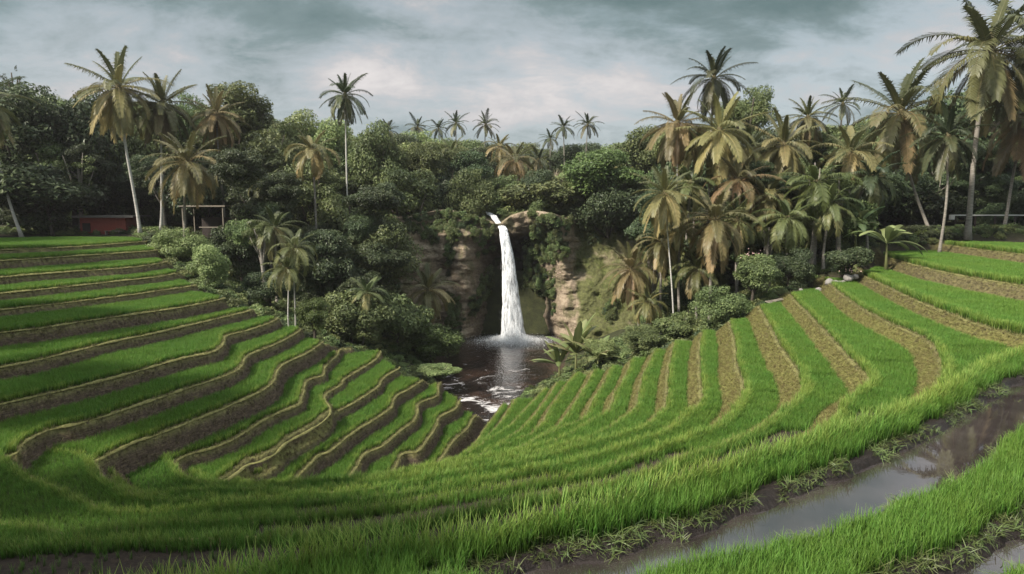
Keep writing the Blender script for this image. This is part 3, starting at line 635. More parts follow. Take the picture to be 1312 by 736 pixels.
for step, r0, r1, seed in ((0.08, 4, 19, 1), (0.10, 19, 30, 2), (0.115, 30, 76, 3)):
    x, y = jitter_grid(step, 4, min(76, r1), seed); rad = np.hypot(x, y); k = (rad >= r0) & (rad < r1); x, y = x[k], y[k]
    k = ~sampb(BLK, x, y) & (sampb(chd, x, y) > 0.2); x, y = x[k], y[k]
    z = samp(Z, x, y); H = ZC - z; nearH = sampb(near, x, y)
    k = in_view(x, y, z) & (H < 15.0)
    # bare mud: the two low steps behind the front bund on the left, and the far bank strip of the front bund
    k &= ~((H > 5.35) & (H < 6.75) & (x < -2.2) & (y < 17))
    k &= ~((y > 63) & (x < 0))
    shelf = ((x < -6) & (ZC - z > 7.3) & (ZC - z < 9.0)) | ((x < -8.5) & (ZC - z > 8.9) & (ZC - z < 10.4)); fg = ~shelf & sampb(side, x, y) & (ZC - z > 5.45) & (y < 20.5 + np.clip(-x * .4, 0, 5.5)); nlp = sampb(NLIP, x, y)
    k &= ~(fg & (nlp > 0.50 + 0.2 * (fbm(np.c_[x * .9, y * .9, x * 0], 70, 2) - .5)) & (np.random.default_rng(seed + 30).uniform(size=len(x)) > 0.06))
    x, y, z = x[k], y[k], z[k]; sd = sampb(side, x, y)
    reg = np.where(~sd, 0, np.where((ZC - z < 5.45), 2, 1))
    for g in range(3):
        q = reg == g; rice[g].append(np.stack([x[q], y[q], z[q], np.full(q.sum(), step)], -1))
lbls = ['bright green young rice covering the terraces of the left hillside', 'bright green young rice covering the terraces that sweep round to the right', 'tall green rice on the bunds beside the nearest water channel']
for g in range(3):
    A = np.concatenate(rice[g]); n = len(A); r = np.random.default_rng(40 + g)
    tiltx = 0.12 * (fbm(np.c_[A[:, :2] * 0.7, np.zeros(n)], 80, 3) - 0.5) * 2; rot = np.stack([r.normal(0, .07, n) + tiltx * .6, r.normal(0, .07, n), r.uniform(0, 6.28, n)], -1)
    s = (0.9 + 0.2 * fbm(np.c_[A[:, :2] * 1.2, np.zeros(n)], 81, 3)) * np.where(A[:, 1] > 15, r.uniform(.93, 1.07, n), r.uniform(.85, 1.15, n)) * (0.85, 1.0, 1.35)[g]
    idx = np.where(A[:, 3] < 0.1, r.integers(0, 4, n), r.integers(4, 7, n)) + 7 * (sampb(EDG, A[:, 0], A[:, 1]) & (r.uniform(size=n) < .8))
    fgr = (g == 1) & (A[:, 1] < 20.5 + np.clip(-A[:, 0] * .4, 0, 5.5)); s *= np.where(fgr, 0.80, 1.0); s *= np.where(g == 0, 1.0, np.where(A[:, 1] < 27, 0.62, 0.82) + np.where(A[:, 1] < 27, 0.55, 0.28) * np.exp(-(sampb(NLIP, A[:, 0], A[:, 1]) / 0.36) ** 2)); sxy = np.where(g == 0, 0.85, np.where(A[:, 3] > .12, 1.1, 1.0)); print('rice', g, n)
    scatter('rice_crop', A[:, :3], rot, np.stack([s * sxy, s * sxy, s], -1), idx, RS, lbls[g])

# grass along the lips, dry grass on the risers, weeds on the channel edge
LS = [source('bund_tuft', tuft('bund_tuft', M_lip, 12, 0.13, 0.09, 0.014, 1.1, 2, s, 0.5)) for s in (1, 2, 3)]
x, y = jitter_grid(0.12, 4, 72, 9); k = (samp(LIP, x, y) > 0.55) & (sampb(chd, x, y) > .3); x, y = x[k], y[k]; z = samp(Z, x, y); k = in_view(x, y, z) & ~((y > 62) & (x < 0)); x, y, z = x[k], y[k], z[k]
n = len(x); print('lip', n); r = np.random.default_rng(3); s = r.uniform(.5, 1.0, n) * np.where(samp(DRY, x, y) > .5, 1.3, 1.05)
scatter('bund_grass', np.stack([x, y, z], -1), np.stack([r.normal(0, .3, n), r.normal(0, .3, n), r.uniform(0, 6.28, n)], -1), np.stack([s, s, s], -1), r.integers(0, 3, n), LS, 'short yellow green grass along the terrace lips')
def downhill(x, y):
    e = 0.12; gxx = (samp(Z, x + e, y) - samp(Z, x - e, y)) / (2 * e); gyy = (samp(Z, x, y + e) - samp(Z, x, y - e)) / (2 * e); return np.arctan2(-gyy, -gxx), np.hypot(gxx, gyy)
DS = [source('dry_tuft', tuft('dry_tuft', mt, 13, 0.20, 0.10, 0.016, 1.5, 3, s, 0.5)) for mt in (M_dry, M_straw) for s in (5, 6)]
x, y = jitter_grid(0.12, 4, 72, 19); k = (samp(RIS, x, y) > 0.45) & ((samp(DRY, x, y) > .5) | (np.random.default_rng(4).uniform(size=len(x)) < .6)); x, y = x[k], y[k]; z = samp(Z, x, y); k = in_view(x, y, z) & ~((y > 66) & (x < 0)); x, y, z = x[k], y[k], z[k]
az, g_ = downhill(x, y); n = len(x); print('riser', n); s = r.uniform(.6, 1.2, n) * np.where(samp(DRY, x, y) > .5, .8, .68); dry = (samp(DRY, x, y) + r.normal(0, .22, n)) > .5
rot = np.stack([np.zeros(n), 1.25 + r.normal(0, .25, n), az + r.normal(0, .35, n)], -1)
scatter('bank_grass', np.stack([x, y, z], -1), rot, np.stack([s, s, s], -1), r.integers(0, 2, n) + 2 * dry, DS, 'dry straw and brown grass hanging on the terrace banks')
WS = [source('weed_tuft', tuft('weed_tuft', M_weed, 12, 0.22, 0.10, 0.014, 1.9, 3, s, 0.5)) for s in (7, 8, 9)]
x, y = jitter_grid(0.1, 4, 40, 29); cd = sampb(chd, x, y); k = (cd > -0.7) & (cd < 0.42) & sampb(near, x, y) & (rng.uniform(size=len(x)) < np.where(cd > -0.06, 0.75, 0.03)); x, y = x[k], y[k]; z = samp(Z, x, y); k = in_view(x, y, z); x, y, z = x[k], y[k], z[k]
k = vnoise(np.c_[x * 1.1, y * 1.1, x * 0], 5) > 0.3; x, y, z = x[k], y[k], z[k]
n = len(x); s = r.uniform(.6, 1.3, n); scatter('channel_weeds', np.stack([x, y, z], -1), np.stack([r.normal(0, .5, n), r.normal(0, .5, n), r.uniform(0, 6.28, n)], -1), np.stack([s, s, s * .5], -1), r.integers(0, 3, n), WS, 'flattened green weeds along the muddy edge of the channel')

# ------------------------------------------------------------------ foliage meshes
def leaf_quads(m, C, Nrm, ln, wd, tone, r):
    n = len(C); Nrm = Nrm / (np.linalg.norm(Nrm, axis=1)[:, None] + 1e-9)
    T = r.normal(0, 1, (n, 3)); T[:, 2] -= 0.5; T -= (T * Nrm).sum(1)[:, None] * Nrm; T /= np.linalg.norm(T, axis=1)[:, None] + 1e-9; B = np.cross(Nrm, T)
    ln = ln[:, None]; wd = wd[:, None]
    V = np.stack([C - T * ln * .5, C + B * wd * .5 + Nrm * wd * .08, C + T * ln * .5 - Nrm * ln * .12, C - B * wd * .5 + Nrm * wd * .08], 1).reshape(-1, 3)
    m.add(V, np.arange(4 * n).reshape(-1, 4), a=np.repeat(tone, 4))
def crown_mesh(name, mat, seed, nb=26, per=280, leaf=0.095, flat=0.8, spread=0.72, br=(0.22, 0.42), aspect=0.5):
    r = np.random.default_rng(seed); m = MB()
    for b in range(nb):
        d = r.normal(0, 1, 3); d[2] = abs(d[2]) * 0.9 - 0.35 if r.uniform() < .8 else d[2]; d /= np.linalg.norm(d); rad = spread * r.uniform(.35, 1.08)
        cc = d * rad * np.array([1, 1, flat]); R_ = r.uniform(*br); n = int(per * (R_ / 0.32) ** 1.6)
        e = r.normal(0, 1, (n, 3)); e[:, 2] = e[:, 2] * 0.8 + 0.35; e /= np.linalg.norm(e, axis=1)[:, None]
        q = (0.55 + 0.5 * r.uniform(0, 1, n) ** 0.6); lump = 1 + 0.35 * (fbm(e * 2.2 + seed + b, 4, 2) - .5) * 2
        C = cc + e * (q * lump * R_)[:, None] * np.array([1, 1, .72])
        Nr = e * 0.7 + np.array([0, 0, 0.55]) + r.normal(0, .45, (n, 3))
        ln = leaf * r.uniform(.6, 1.4, n); tb = r.uniform(-.15, .15)
        leaf_quads(m, C, Nr, ln, ln * aspect, np.clip(0.5 + tb + r.normal(0, .2, n), 0, 1), r)
    return m.mesh(name, [mat])
CR = {}
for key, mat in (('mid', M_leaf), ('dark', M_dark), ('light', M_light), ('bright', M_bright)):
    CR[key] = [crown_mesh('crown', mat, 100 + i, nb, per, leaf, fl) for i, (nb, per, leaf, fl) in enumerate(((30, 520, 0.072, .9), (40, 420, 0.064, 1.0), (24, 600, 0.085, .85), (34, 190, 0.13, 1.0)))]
for key, mat in (('mid', M_leaf), ('dark', M_dark)):
    CR[key + '_airy'] = [crown_mesh('crown', mat, 150, 30, 130, 0.085, 1.0, .85, (.12, .26))]
def trunk_mesh(P, r0, r1, mat, limbs=None, n=9, flare=1.5):
    P = np.asarray(P, float); s = np.linspace(0, 1, len(P)); rad = (r0 + (r1 - r0) * s) * (1 + (flare - 1) * np.exp(-s * 18)); m = MB(); m.tube(P, rad, n)
    for l in (limbs or []): m.tube(l[0], l[1], 6)
    return m.mesh('trunk', [mat], True)
def broad_tree(px, py, rx, ry, D, key, var, label, cat='tree', name='broadleaf_tree', group=None, basepx=None, trunk=True):
    r = random.Random(int(px * 7 + py)); c0 = at(px, py, D); sx = rx * D / F / 0.95; sz = ry * D / F / 0.8
    bx = at(basepx, py, D)[0] if basepx else c0[0] + r.uniform(-.1, .1) * sx
    zg = gz(bx, D) - 0.15; zg = min(zg, c0[2] - sz * 0.4)
    o = thing(name, label, cat, (bx, D, zg), r.uniform(0, 6.28), group)
    ca, sa = math.cos(-o.rotation_euler[2]), math.sin(-o.rotation_euler[2]); dx = c0[0] - bx; loc = np.array([dx * ca, dx * sa, c0[2] - zg])
    k = CR[key]; w = obj('crown', k[var % len(k)], o, loc); w.scale = (sx, sx * r.uniform(.85, 1.1), sz)
    if trunk:
        hgt = loc[2]; ts = np.linspace(0, 1, 7); wob = 0.05 * hgt
        P = np.array([(loc[0] * t_ ** 1.3 + math.sin(t_ * 4 + px) * wob * t_ * .4, loc[1] * t_ ** 1.3 + math.cos(t_ * 3 + py) * wob * t_ * .4, hgt * t_) for t_ in ts])
        r0 = 0.028 * max(hgt, 3) + .05; limbs = []
        for q in range(5):
            a = q * 1.26 + px; st = P[3 + q % 3]; en = loc + np.array([math.cos(a) * sx * .6, math.sin(a) * sx * .6, sz * (.1 + .12 * q)])
            limbs.append((np.array([st, st * .5 + en * .5 + np.array([0, 0, -.1 * sz]), en]), np.array([r0 * .5, r0 * .33, r0 * .12])))
        obj('trunk', trunk_mesh(P, r0, r0 * .45, M_bark, limbs), o)
    return o

def frond(m, r, L, az, e0, bend, tone, nl=26, width=0.085, droop=0.5, leafk=0.2, ox=0.0):
    s = np.linspace(0, 1, 11); ang = e0 - bend * s ** 1.35; ds = L / 10; p = np.zeros((11, 2)); p[0] = (ox, 0)
    for i in range(1, 11): p[i] = p[i - 1] + ds * np.array([math.cos(ang[i - 1]), math.sin(ang[i - 1])])
    ca, sa = math.cos(az), math.sin(az); tw = r.uniform(-.18, .18)
    X3 = lambda q: np.array([q[0] * ca - tw * q[0] ** 2 / L * sa * .6, q[0] * sa + tw * q[0] ** 2 / L * ca * .6, q[1]])
    P = np.array([X3(q) for q in p]); side = np.array([-sa, ca, 0.0])
    m.tube(P, 0.035 * (1 - s * .85) * max(1, L / 4), 4, a=min(1, tone + .25), cap=False)
    ts = np.linspace(0.13, 1.0, nl)
    for t_ in ts:
        i = min(int(t_ * 10), 9); f = t_ * 10 - i; c0 = P[i] * (1 - f) + P[i + 1] * f; fw = P[i + 1] - P[i]; fw /= np.linalg.norm(fw); up = np.cross(fw, side)
        if up[2] < 0: up = -up
        ll_ = L * leafk * (math.sin(math.pi * (0.12 + 0.82 * t_)) ** 0.6) * r.uniform(.85, 1.12)
        for sg in (-1, 1):
            d0 = side * sg * .85 + fw * (.35 + .6 * t_) + up * .18; d0 /= np.linalg.norm(d0); dn = np.array([0, 0, -1.0])
            d1 = d0 + dn * droop * r.uniform(.5, 1.6) + r.normal(0, .16, 3); d1 /= np.linalg.norm(d1)
            a_ = c0 + d0 * ll_ * .5; b_ = a_ + d1 * ll_ * .55; wv = np.cross(d0, up); wv = wv / (np.linalg.norm(wv) + 1e-9) * width * .5
            tn = np.clip(tone + r.uniform(-.1, .1), 0, 1)
            m.add([c0 - wv * .7, c0 + wv * .7, a_ + wv, a_ - wv, b_], [(0, 1, 2, 3)], [(3, 2, 4)], a=tn)
def palm_crown(name, mat, seed, L, style):
    """unit-less crown in metres; style gives the stance of the fronds"""
    r = np.random.default_rng(seed); m = MB(); k = 0
    S = {'mop': (38, 1.45, -1.4, 1.0), 'star': (30, 1.4, -1.1, 1.25), 'full': (32, 1.45, -1.25, 1.2), 'far': (20, 1.4, -0.7, 1.1), 'soft': (22, 1.2, -0.7, 1.7)}[style]
    nf, ehi, elo, bd = S
    for i in range(nf):
        f = i / (nf - 1); e0 = ehi + (elo - ehi) * f ** 0.85; az = i * 2.399963 + r.uniform(-.2, .2)
        if style == 'mop' and 0.12 < f < 0.5: e0 -= 0.25
        tone = np.clip(0.15 + 0.6 * f + r.uniform(-.25, .25), 0, 1); Lf = L * r.uniform(.85, 1.1) * (0.78 if f < .15 else 1.0)
        b_ = bd * r.uniform(.55, 1.4) * (0.45 if f < .2 else 1.0)
        if e0 < -0.8: b_ *= 0.35
        frond(m, r, Lf, az, e0, b_, tone, nl=26 if style == 'far' else 38, width=0.075 if style != 'far' else 0.11, droop=1.15 if style in ('mop', 'soft') else 0.8, leafk=0.20 if style != 'soft' else .23, ox=0.08)
    return m.mesh(name, [mat])
PCR = {}
def pcrown(style, mat, v):
    k = (style, mat.name, v)
    if k not in PCR: PCR[k] = palm_crown('crown', mat, 500 + v * 13 + len(style), 4.0, style)
    return PCR[k]
def heart_mesh(mat):
    m = MB(); m.tube([(0, 0, -.5), (0, 0, 0), (0, 0, .5), (0, 0, .9)], [.17, .26, .16, .03], 8); r = np.random.default_rng(3)
    return m.mesh('crown_shaft', [mat], True)
M_heart = plain('palm_heart', (0.12, 0.10, 0.05)); HEART = heart_mesh(M_heart)
M_nut = plain('coconut_husk', (0.16, 0.12, 0.04), 0.5)
def nuts_mesh():
    m = MB(); r = np.random.default_rng(8)
    for k in range(7):
        a = k * .9; c0 = np.array([math.cos(a) * .36, math.sin(a) * .36, -.35 - .16 * (k % 2)]); th = np.linspace(.15, math.pi - .15, 6)
        m.tube([c0 + np.array([0, 0, -.15 * math.cos(t_)]) for t_ in th], [.13 * math.sin(t_) for t_ in th], 8)
    return m.mesh('coconut_bunch', [M_nut], True)
NUTS = nuts_mesh()
def palm(px, py, bpx, D, L, style, mat, var, label, tr=0.16, trunk=M_ptrunk, bend=0.0, rot=None, nuts=False, group=None, bD=None):
    L = L * (1.22 if style != 'far' else 1.0)
    c0 = at(px, py, D); bD = bD or D; bx = at(bpx, py, bD)[0]; zg = gz(bx, bD) - 0.1; zg = min(zg, c0[2] - 1.0)
    o = thing('palm_tree', label, 'palm tree', (bx, bD, zg), 0, group); top = c0 - np.array([bx, bD, zg]); ts = np.linspace(0, 1, 16)
    P = np.array([(top[0] * (t_ + bend * math.sin(math.pi * t_)), top[1] * t_ + .25 * math.sin(5 * t_ + px), top[2] * t_) for t_ in ts]); P[:, 1] -= np.linspace(P[0, 1], P[-1, 1] - top[1], 16)
    tr *= 0.78; obj('trunk', trunk_mesh(P, tr, tr * .68, trunk, None, 10, 1.7), o)
    k = obj('crown', pcrown(style, mat, var), o, top); s = L / 4.0; k.scale = (s, s, s); k.rotation_euler = (0, 0, rot if rot is not None else px * 0.37)
    h = obj('crown_shaft', HEART, o, top - np.array([0, 0, .1])); h.scale = (s, s, s)
    if nuts: q = obj('coconut_bunch', NUTS, o, top - np.array([0, 0, .05])); q.scale = (s, s, s)
    return o

# ------------------------------------------------------------------ palms
palm(152, 112, 168, 68, 4.0, 'mop', M_palmy, 0, 'tallest pale trunked palm on the left with shaggy drooping straw skirt', .2, M_ptrunkw, nuts=True)
palm(208, 133, 196, 71, 3.7, 'mop', M_palmg, 1, 'tall palm with hanging fronds beside the tallest left palm, right of it', .18, M_ptrunkw, nuts=True)
palm(240, 208, 229, 62, 3.5, 'full', M_palmy, 0, 'short yellowing palm below the two tall left palms, leaning right', .17, M_ptrunk, .03)
palm(277, 146, 281, 74, 2.9, 'mop', M_palmy, 2, 'palm with a dead brown hanging crown against the rounded left tree')
palm(-22, 130, 14, 66, 3.6, 'full', M_palmg, 1, 'leaning pale trunk at the left picture edge, crown out of sight', .18, M_ptrunkw)
palm(300, 212, 296, 70, 2.6, 'soft', M_palmd, 3, 'small dull green palm in the shade right of the yellowing palm')
palm(442, 122, 443, 76, 2.8, 'full', M_palmd, 1, 'lone tall palm with straight white trunk above the middle left canopy', .14, M_ptrunkw)
palm(400, 193, 402, 68, 2.8, 'soft', M_palmy, 1, 'yellow feathery palm under the lone white trunked palm')
palm(352, 292, 350, 58, 2.3, 'soft', M_palmg, 2, 'drooping olive palm behind the twin pale trunks at the terrace edge')
palm(378, 318, 374, 50, 1.9, 'soft', M_banana, 0, 'light green feathery palm, taller of two slender white trunks at the terrace edge', .075, M_ptrunkw)
palm(368, 345, 368, 49, 1.7, 'soft', M_banana, 2, 'light green feathery palm, lower of two slender white trunks at the terrace edge', .07, M_ptrunkw)
palm(548, 372, 545, 68, 2.7, 'full', M_palmy, 2, 'yellow palm leaning over the gorge left of the waterfall', .13, bend=-.05)
palm(470, 375, 462, 57, 1.9, 'soft', M_palmg, 4, 'small green palm among dark trees above the lower left terraces', .1)
palm(578, 195, 576, 92, 3.0, 'soft', M_palmy, 3, 'pale olive palm on the skyline ridge above the left cliff')
for i, (a, b, D, L, lab) in enumerate(((622, 160, 120, 3.0, 'small dark palm standing clear on the far skyline above the waterfall'), (584, 158, 118, 2.7, 'small skyline palm, right one of a close far pair left of the waterfall'), (562, 165, 118, 2.3, 'small skyline palm, left one of a close far pair left of the waterfall'),
    (535, 163, 112, 2.6, 'low dark palm on the skyline between pine like tops and the far pair'), (497, 168, 108, 2.4, 'low dark palm on the skyline right of the lone white trunked palm'), (722, 163, 122, 2.7, 'far skyline palm right of the waterfall, left of the taller one'),
    (753, 160, 122, 2.9, 'taller far skyline palm right of the waterfall above the hay slope'), (705, 178, 126, 2.4, 'faint low palm on the far ridge over the waterfall'), (818, 180, 110, 2.3, 'small dark palm on the ridge just left of the tall right palms'))):
    palm(a, b, a + (i % 3 - 1) * 3, D, L, 'far', M_palmd, i % 3, lab, .14, group='palms along the far skyline')
palm(660, 205, 660, 96, 3.2, 'soft', M_palmy, 4, 'straw coloured feathery palm on the slope directly above the waterfall')
palm(915, 100, 912, 66, 3.0, 'full', M_palmd, 0, 'tall dark crowned palm rising highest in the middle right group', .17)
palm(868, 158, 871, 62, 3.2, 'mop', M_palmy, 3, 'slender pale trunked palm with straw skirt left of the middle right group', .12, M_ptrunkw)
palm(922, 168, 916, 60, 3.7, 'mop', M_palmy, 1, 'big shaggy yellow palm just below the highest dark crown', .17)
palm(852, 248, 869, 52, 2.5, 'full', M_palmy, 4, 'thin leaning palm with yellow crown, base by the shrub at terrace edge', .085, M_ptrunkw, -.06)
palm(917, 282, 914, 52, 3.1, 'full', M_palmy, 5, 'wide low yellow palm in front of the middle right group', .17)
palm(809, 345, 826, 56, 2.6, 'full', M_palmy, 6, 'golden palm overhanging the mossy slope right of the waterfall', .11, bend=.05)
palm(830, 388, 838, 54, 1.8, 'soft', M_palmy, 5, 'small drooping palm below the golden one by the mossy slope', .1)
palm(885, 235, 880, 60, 2.6, 'soft', M_palmg, 5, 'olive palm half hidden behind the slender pale trunks')
palm(948, 232, 950, 58, 2.8, 'soft', M_palmy, 6, 'dull yellow palm right of the wide low palm, arching over dark trees')
palm(1005, 185, 1003, 62, 3.4, 'mop', M_palmy, 4, 'shaggy straw palm between the middle right group and the big right palm')
palm(1045, 235, 1040, 56, 3.1, 'soft', M_bright, 6, 'light green feathery palm with arching fronds in the right jungle', .15)
palm(1010, 280, 1015, 54, 2.6, 'soft', M_banana, 7, 'low light green palm clump under the shaggy straw palm', .12)
palm(1080, 133, 1078, 78, 2.6, 'far', M_palmd, 1, 'small dark palm top on the skyline left of the big right palm')
palm(1090, 195, 1088, 60, 3.2, 'soft', M_palmy, 7, 'tan drooping palm hiding behind the left fronds of the big right palm')
palm(1155, 145, 1204, 66, 5.2, 'full', M_palmg, 2, 'big right palm with wide olive crown on a leaning trunk', .19, bend=.10, nuts=True)
palm(1268, 66, 1258, 64, 6.6, 'star', M_palmg, 3, 'largest palm at the upper right corner with straight ringed trunk', .32, nuts=True, rot=.4)
palm(1318, 150, 1298, 69, 4.9, 'star', M_palmy, 4, 'palm at the right picture edge with yellow fronds and slanting trunk', .2)
palm(1335, 62, 1345, 66, 6.0, 'full', M_palmg, 5, 'dark palm crown cut by the right picture edge behind the largest palm', .2)

for a in ((893, 192, 890, 66, 2.9, 'soft', M_palmy, 2, 'feathery yellow palm between the straw skirted slender palm and the big shaggy one'), (945, 282, 946, 57, 2.5, 'full', M_palmg, 6, 'small olive palm hugging the right side of the wide low yellow palm'),
  (872, 292, 874, 55, 2.3, 'soft', M_palmy, 8, 'small yellow palm left of the wide low yellow palm'), (985, 250, 985, 58, 2.7, 'soft', M_palmy, 9, 'arching straw palm under the shaggy straw palm, over black shade'), (1062, 262, 1060, 55, 2.5, 'soft', M_palmg, 8, 'olive feathery palm right of the light green arching palm'),
  (960, 190, 958, 68, 2.8, 'full', M_palmg, 4, 'green palm on the skyline side right of the big shaggy yellow palm'), (893, 345, 895, 53, 2.0, 'soft', M_palmg, 9, 'low olive palm below left of the wide low yellow palm'), (848, 310, 850, 55, 2.2, 'full', M_palmy, 3, 'yellow palm right above the golden one by the mossy slope'),
  (1118, 228, 1118, 58, 2.9, 'soft', M_palmd, 5, 'dark feathery palm under the left side of the wide olive crown'), (1215, 175, 1214, 60, 3.0, 'full', M_palmd, 2, 'dark palm between the big right palm and the largest palm'), (1035, 150, 1036, 74, 2.6, 'mop', M_palmg, 3, 'shaggy green palm on the right skyline left of the small dark top'),
  (342, 238, 344, 68, 2.3, 'soft', M_palmg, 3, 'drooping green palm in the left canopy above the olive drooping palm'), (690, 205, 690, 104, 2.8, 'soft', M_palmd, 7, 'dark feathery palm at the left end of the hay slope'), (800, 200, 800, 100, 2.8, 'soft', M_palmg, 7, 'green feathery palm at the right end of the hay slope'), (640, 188, 640, 108, 2.6, 'soft', M_palmy, 8, 'pale feathery palm on the ridge left above the waterfall')):
    palm(*a)

# ------------------------------------------------------------------ broadleaf trees
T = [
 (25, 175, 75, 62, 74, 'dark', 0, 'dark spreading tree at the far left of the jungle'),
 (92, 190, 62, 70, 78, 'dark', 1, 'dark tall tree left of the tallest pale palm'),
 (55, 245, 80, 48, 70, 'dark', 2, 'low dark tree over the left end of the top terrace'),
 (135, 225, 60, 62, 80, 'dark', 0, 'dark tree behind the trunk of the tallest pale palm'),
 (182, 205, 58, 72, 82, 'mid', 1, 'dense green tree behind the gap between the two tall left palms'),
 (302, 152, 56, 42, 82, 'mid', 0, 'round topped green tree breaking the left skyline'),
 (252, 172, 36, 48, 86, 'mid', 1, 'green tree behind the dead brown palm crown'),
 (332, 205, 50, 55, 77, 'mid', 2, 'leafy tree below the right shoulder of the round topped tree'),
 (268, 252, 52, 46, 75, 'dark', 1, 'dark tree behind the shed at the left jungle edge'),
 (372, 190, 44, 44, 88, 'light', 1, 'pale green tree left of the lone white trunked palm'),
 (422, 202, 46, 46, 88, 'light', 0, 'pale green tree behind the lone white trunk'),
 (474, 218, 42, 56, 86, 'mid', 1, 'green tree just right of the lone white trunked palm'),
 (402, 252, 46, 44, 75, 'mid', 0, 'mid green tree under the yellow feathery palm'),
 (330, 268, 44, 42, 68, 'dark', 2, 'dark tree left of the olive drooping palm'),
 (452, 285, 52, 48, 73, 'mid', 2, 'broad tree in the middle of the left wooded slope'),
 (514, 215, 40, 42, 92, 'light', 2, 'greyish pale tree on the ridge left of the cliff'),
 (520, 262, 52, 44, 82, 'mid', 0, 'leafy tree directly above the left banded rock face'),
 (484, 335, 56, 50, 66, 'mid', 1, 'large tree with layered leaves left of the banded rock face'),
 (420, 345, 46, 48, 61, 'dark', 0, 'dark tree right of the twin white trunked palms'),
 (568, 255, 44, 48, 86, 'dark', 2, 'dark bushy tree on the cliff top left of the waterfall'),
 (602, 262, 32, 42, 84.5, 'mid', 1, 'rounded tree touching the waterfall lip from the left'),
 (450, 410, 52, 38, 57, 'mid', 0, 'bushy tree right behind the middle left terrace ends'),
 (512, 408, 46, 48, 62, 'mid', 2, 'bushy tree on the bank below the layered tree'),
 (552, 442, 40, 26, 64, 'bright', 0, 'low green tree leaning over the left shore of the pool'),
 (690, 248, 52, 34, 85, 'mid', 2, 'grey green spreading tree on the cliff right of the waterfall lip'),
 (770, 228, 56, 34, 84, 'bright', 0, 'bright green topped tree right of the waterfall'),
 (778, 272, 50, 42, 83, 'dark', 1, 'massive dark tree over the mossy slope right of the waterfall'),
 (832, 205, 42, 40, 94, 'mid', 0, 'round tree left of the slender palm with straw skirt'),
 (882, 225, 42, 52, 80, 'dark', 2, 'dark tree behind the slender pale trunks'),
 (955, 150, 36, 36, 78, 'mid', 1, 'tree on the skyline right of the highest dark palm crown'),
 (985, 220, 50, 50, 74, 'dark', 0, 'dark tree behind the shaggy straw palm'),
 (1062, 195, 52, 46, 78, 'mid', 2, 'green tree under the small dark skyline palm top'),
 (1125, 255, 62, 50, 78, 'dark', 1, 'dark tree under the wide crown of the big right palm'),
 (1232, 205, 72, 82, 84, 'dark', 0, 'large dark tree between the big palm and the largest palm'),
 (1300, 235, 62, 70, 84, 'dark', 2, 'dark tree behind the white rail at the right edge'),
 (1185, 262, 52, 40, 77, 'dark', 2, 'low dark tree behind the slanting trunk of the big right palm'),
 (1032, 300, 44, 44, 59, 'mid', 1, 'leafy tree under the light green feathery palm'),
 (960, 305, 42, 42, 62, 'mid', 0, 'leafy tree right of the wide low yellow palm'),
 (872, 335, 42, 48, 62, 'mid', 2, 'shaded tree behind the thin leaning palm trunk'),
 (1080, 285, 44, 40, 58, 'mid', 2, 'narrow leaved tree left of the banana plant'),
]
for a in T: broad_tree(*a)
broad_tree(17, 112, 13, 26, 76, 'dark_airy', 0, 'thin airy treetop poking above the far left canopy', basepx=14)
for i, (px, py, bpx, D, rr3, lab) in enumerate(((1052, 222, 1046, 57, 24, 'slender pale stemmed tree in the right jungle under the dark feathery palm'), (1074, 238, 1080, 56, 20, 'slender pale stemmed tree just left of the banana plants'), (1098, 230, 1096, 60, 22, 'slender pale stemmed tree behind the shaded banana plant'), (838, 330, 834, 58, 20, 'slender pale stemmed tree behind the golden palm'),
    (330, 300, 337, 57, 20, 'slender pale stemmed tree left of the olive drooping palm'), (205, 232, 208, 74, 26, 'slender pale stemmed tree between the two tall left palms'), (100, 215, 98, 73, 30, 'slender pale stemmed tree in front of the dark trees above the hut'), (60, 205, 66, 73, 30, 'slender pale stemmed tree in front of the far left dark trees'), (1205, 235, 1198, 76, 26, 'slender pale stemmed tree right of the slanting palm trunk'), (985, 300, 988, 56, 18, 'slender pale stemmed tree beside the shrub with pale blossom'))):
    o = broad_tree(px, py, rr3, rr3 * .8, D, ('mid_airy', 'mid', 'dark_airy')[i % 3], i, lab, 'tree', 'slender_tree', 'slender trees along the jungle edge', bpx)
    for ch in o.children:
        if ch.name.startswith('trunk'): ch.data.materials[0] = M_ptrunk
# unseen trees added left of the view to shade the lower left
for i, (x, y, h, rd) in enumerate(((-43, 40, 14, 5), (-52, 52, 13, 6), (-34, 30, 15, 4.8), (-27, 22, 15, 4.6), (-21, 15, 15, 4.4), (-15, 9, 14, 3.8), (-11.5, 5.5, 13, 3.4), (-58, 60, 15, 6), (-22, 4, 14, 4.5), (-29, 10, 14, 5))):
    z0 = gz(x, y) - .2; o = thing('broadleaf_tree', 'tall dark tree added left of the terraces, out of view, to cast shade', 'tree', (x, y, z0), i * 1.3, 'added shade trees beyond the left picture edge')
    k = obj('crown', CR['dark'][i % 3], o, (0, 0, h * .68)); k.scale = (rd, rd, h * .36)
    obj('trunk', trunk_mesh([(0, 0, 0), (.2, .1, h * .3), (.1, -.1, h * .7)], .38, .2, M_bark), o)

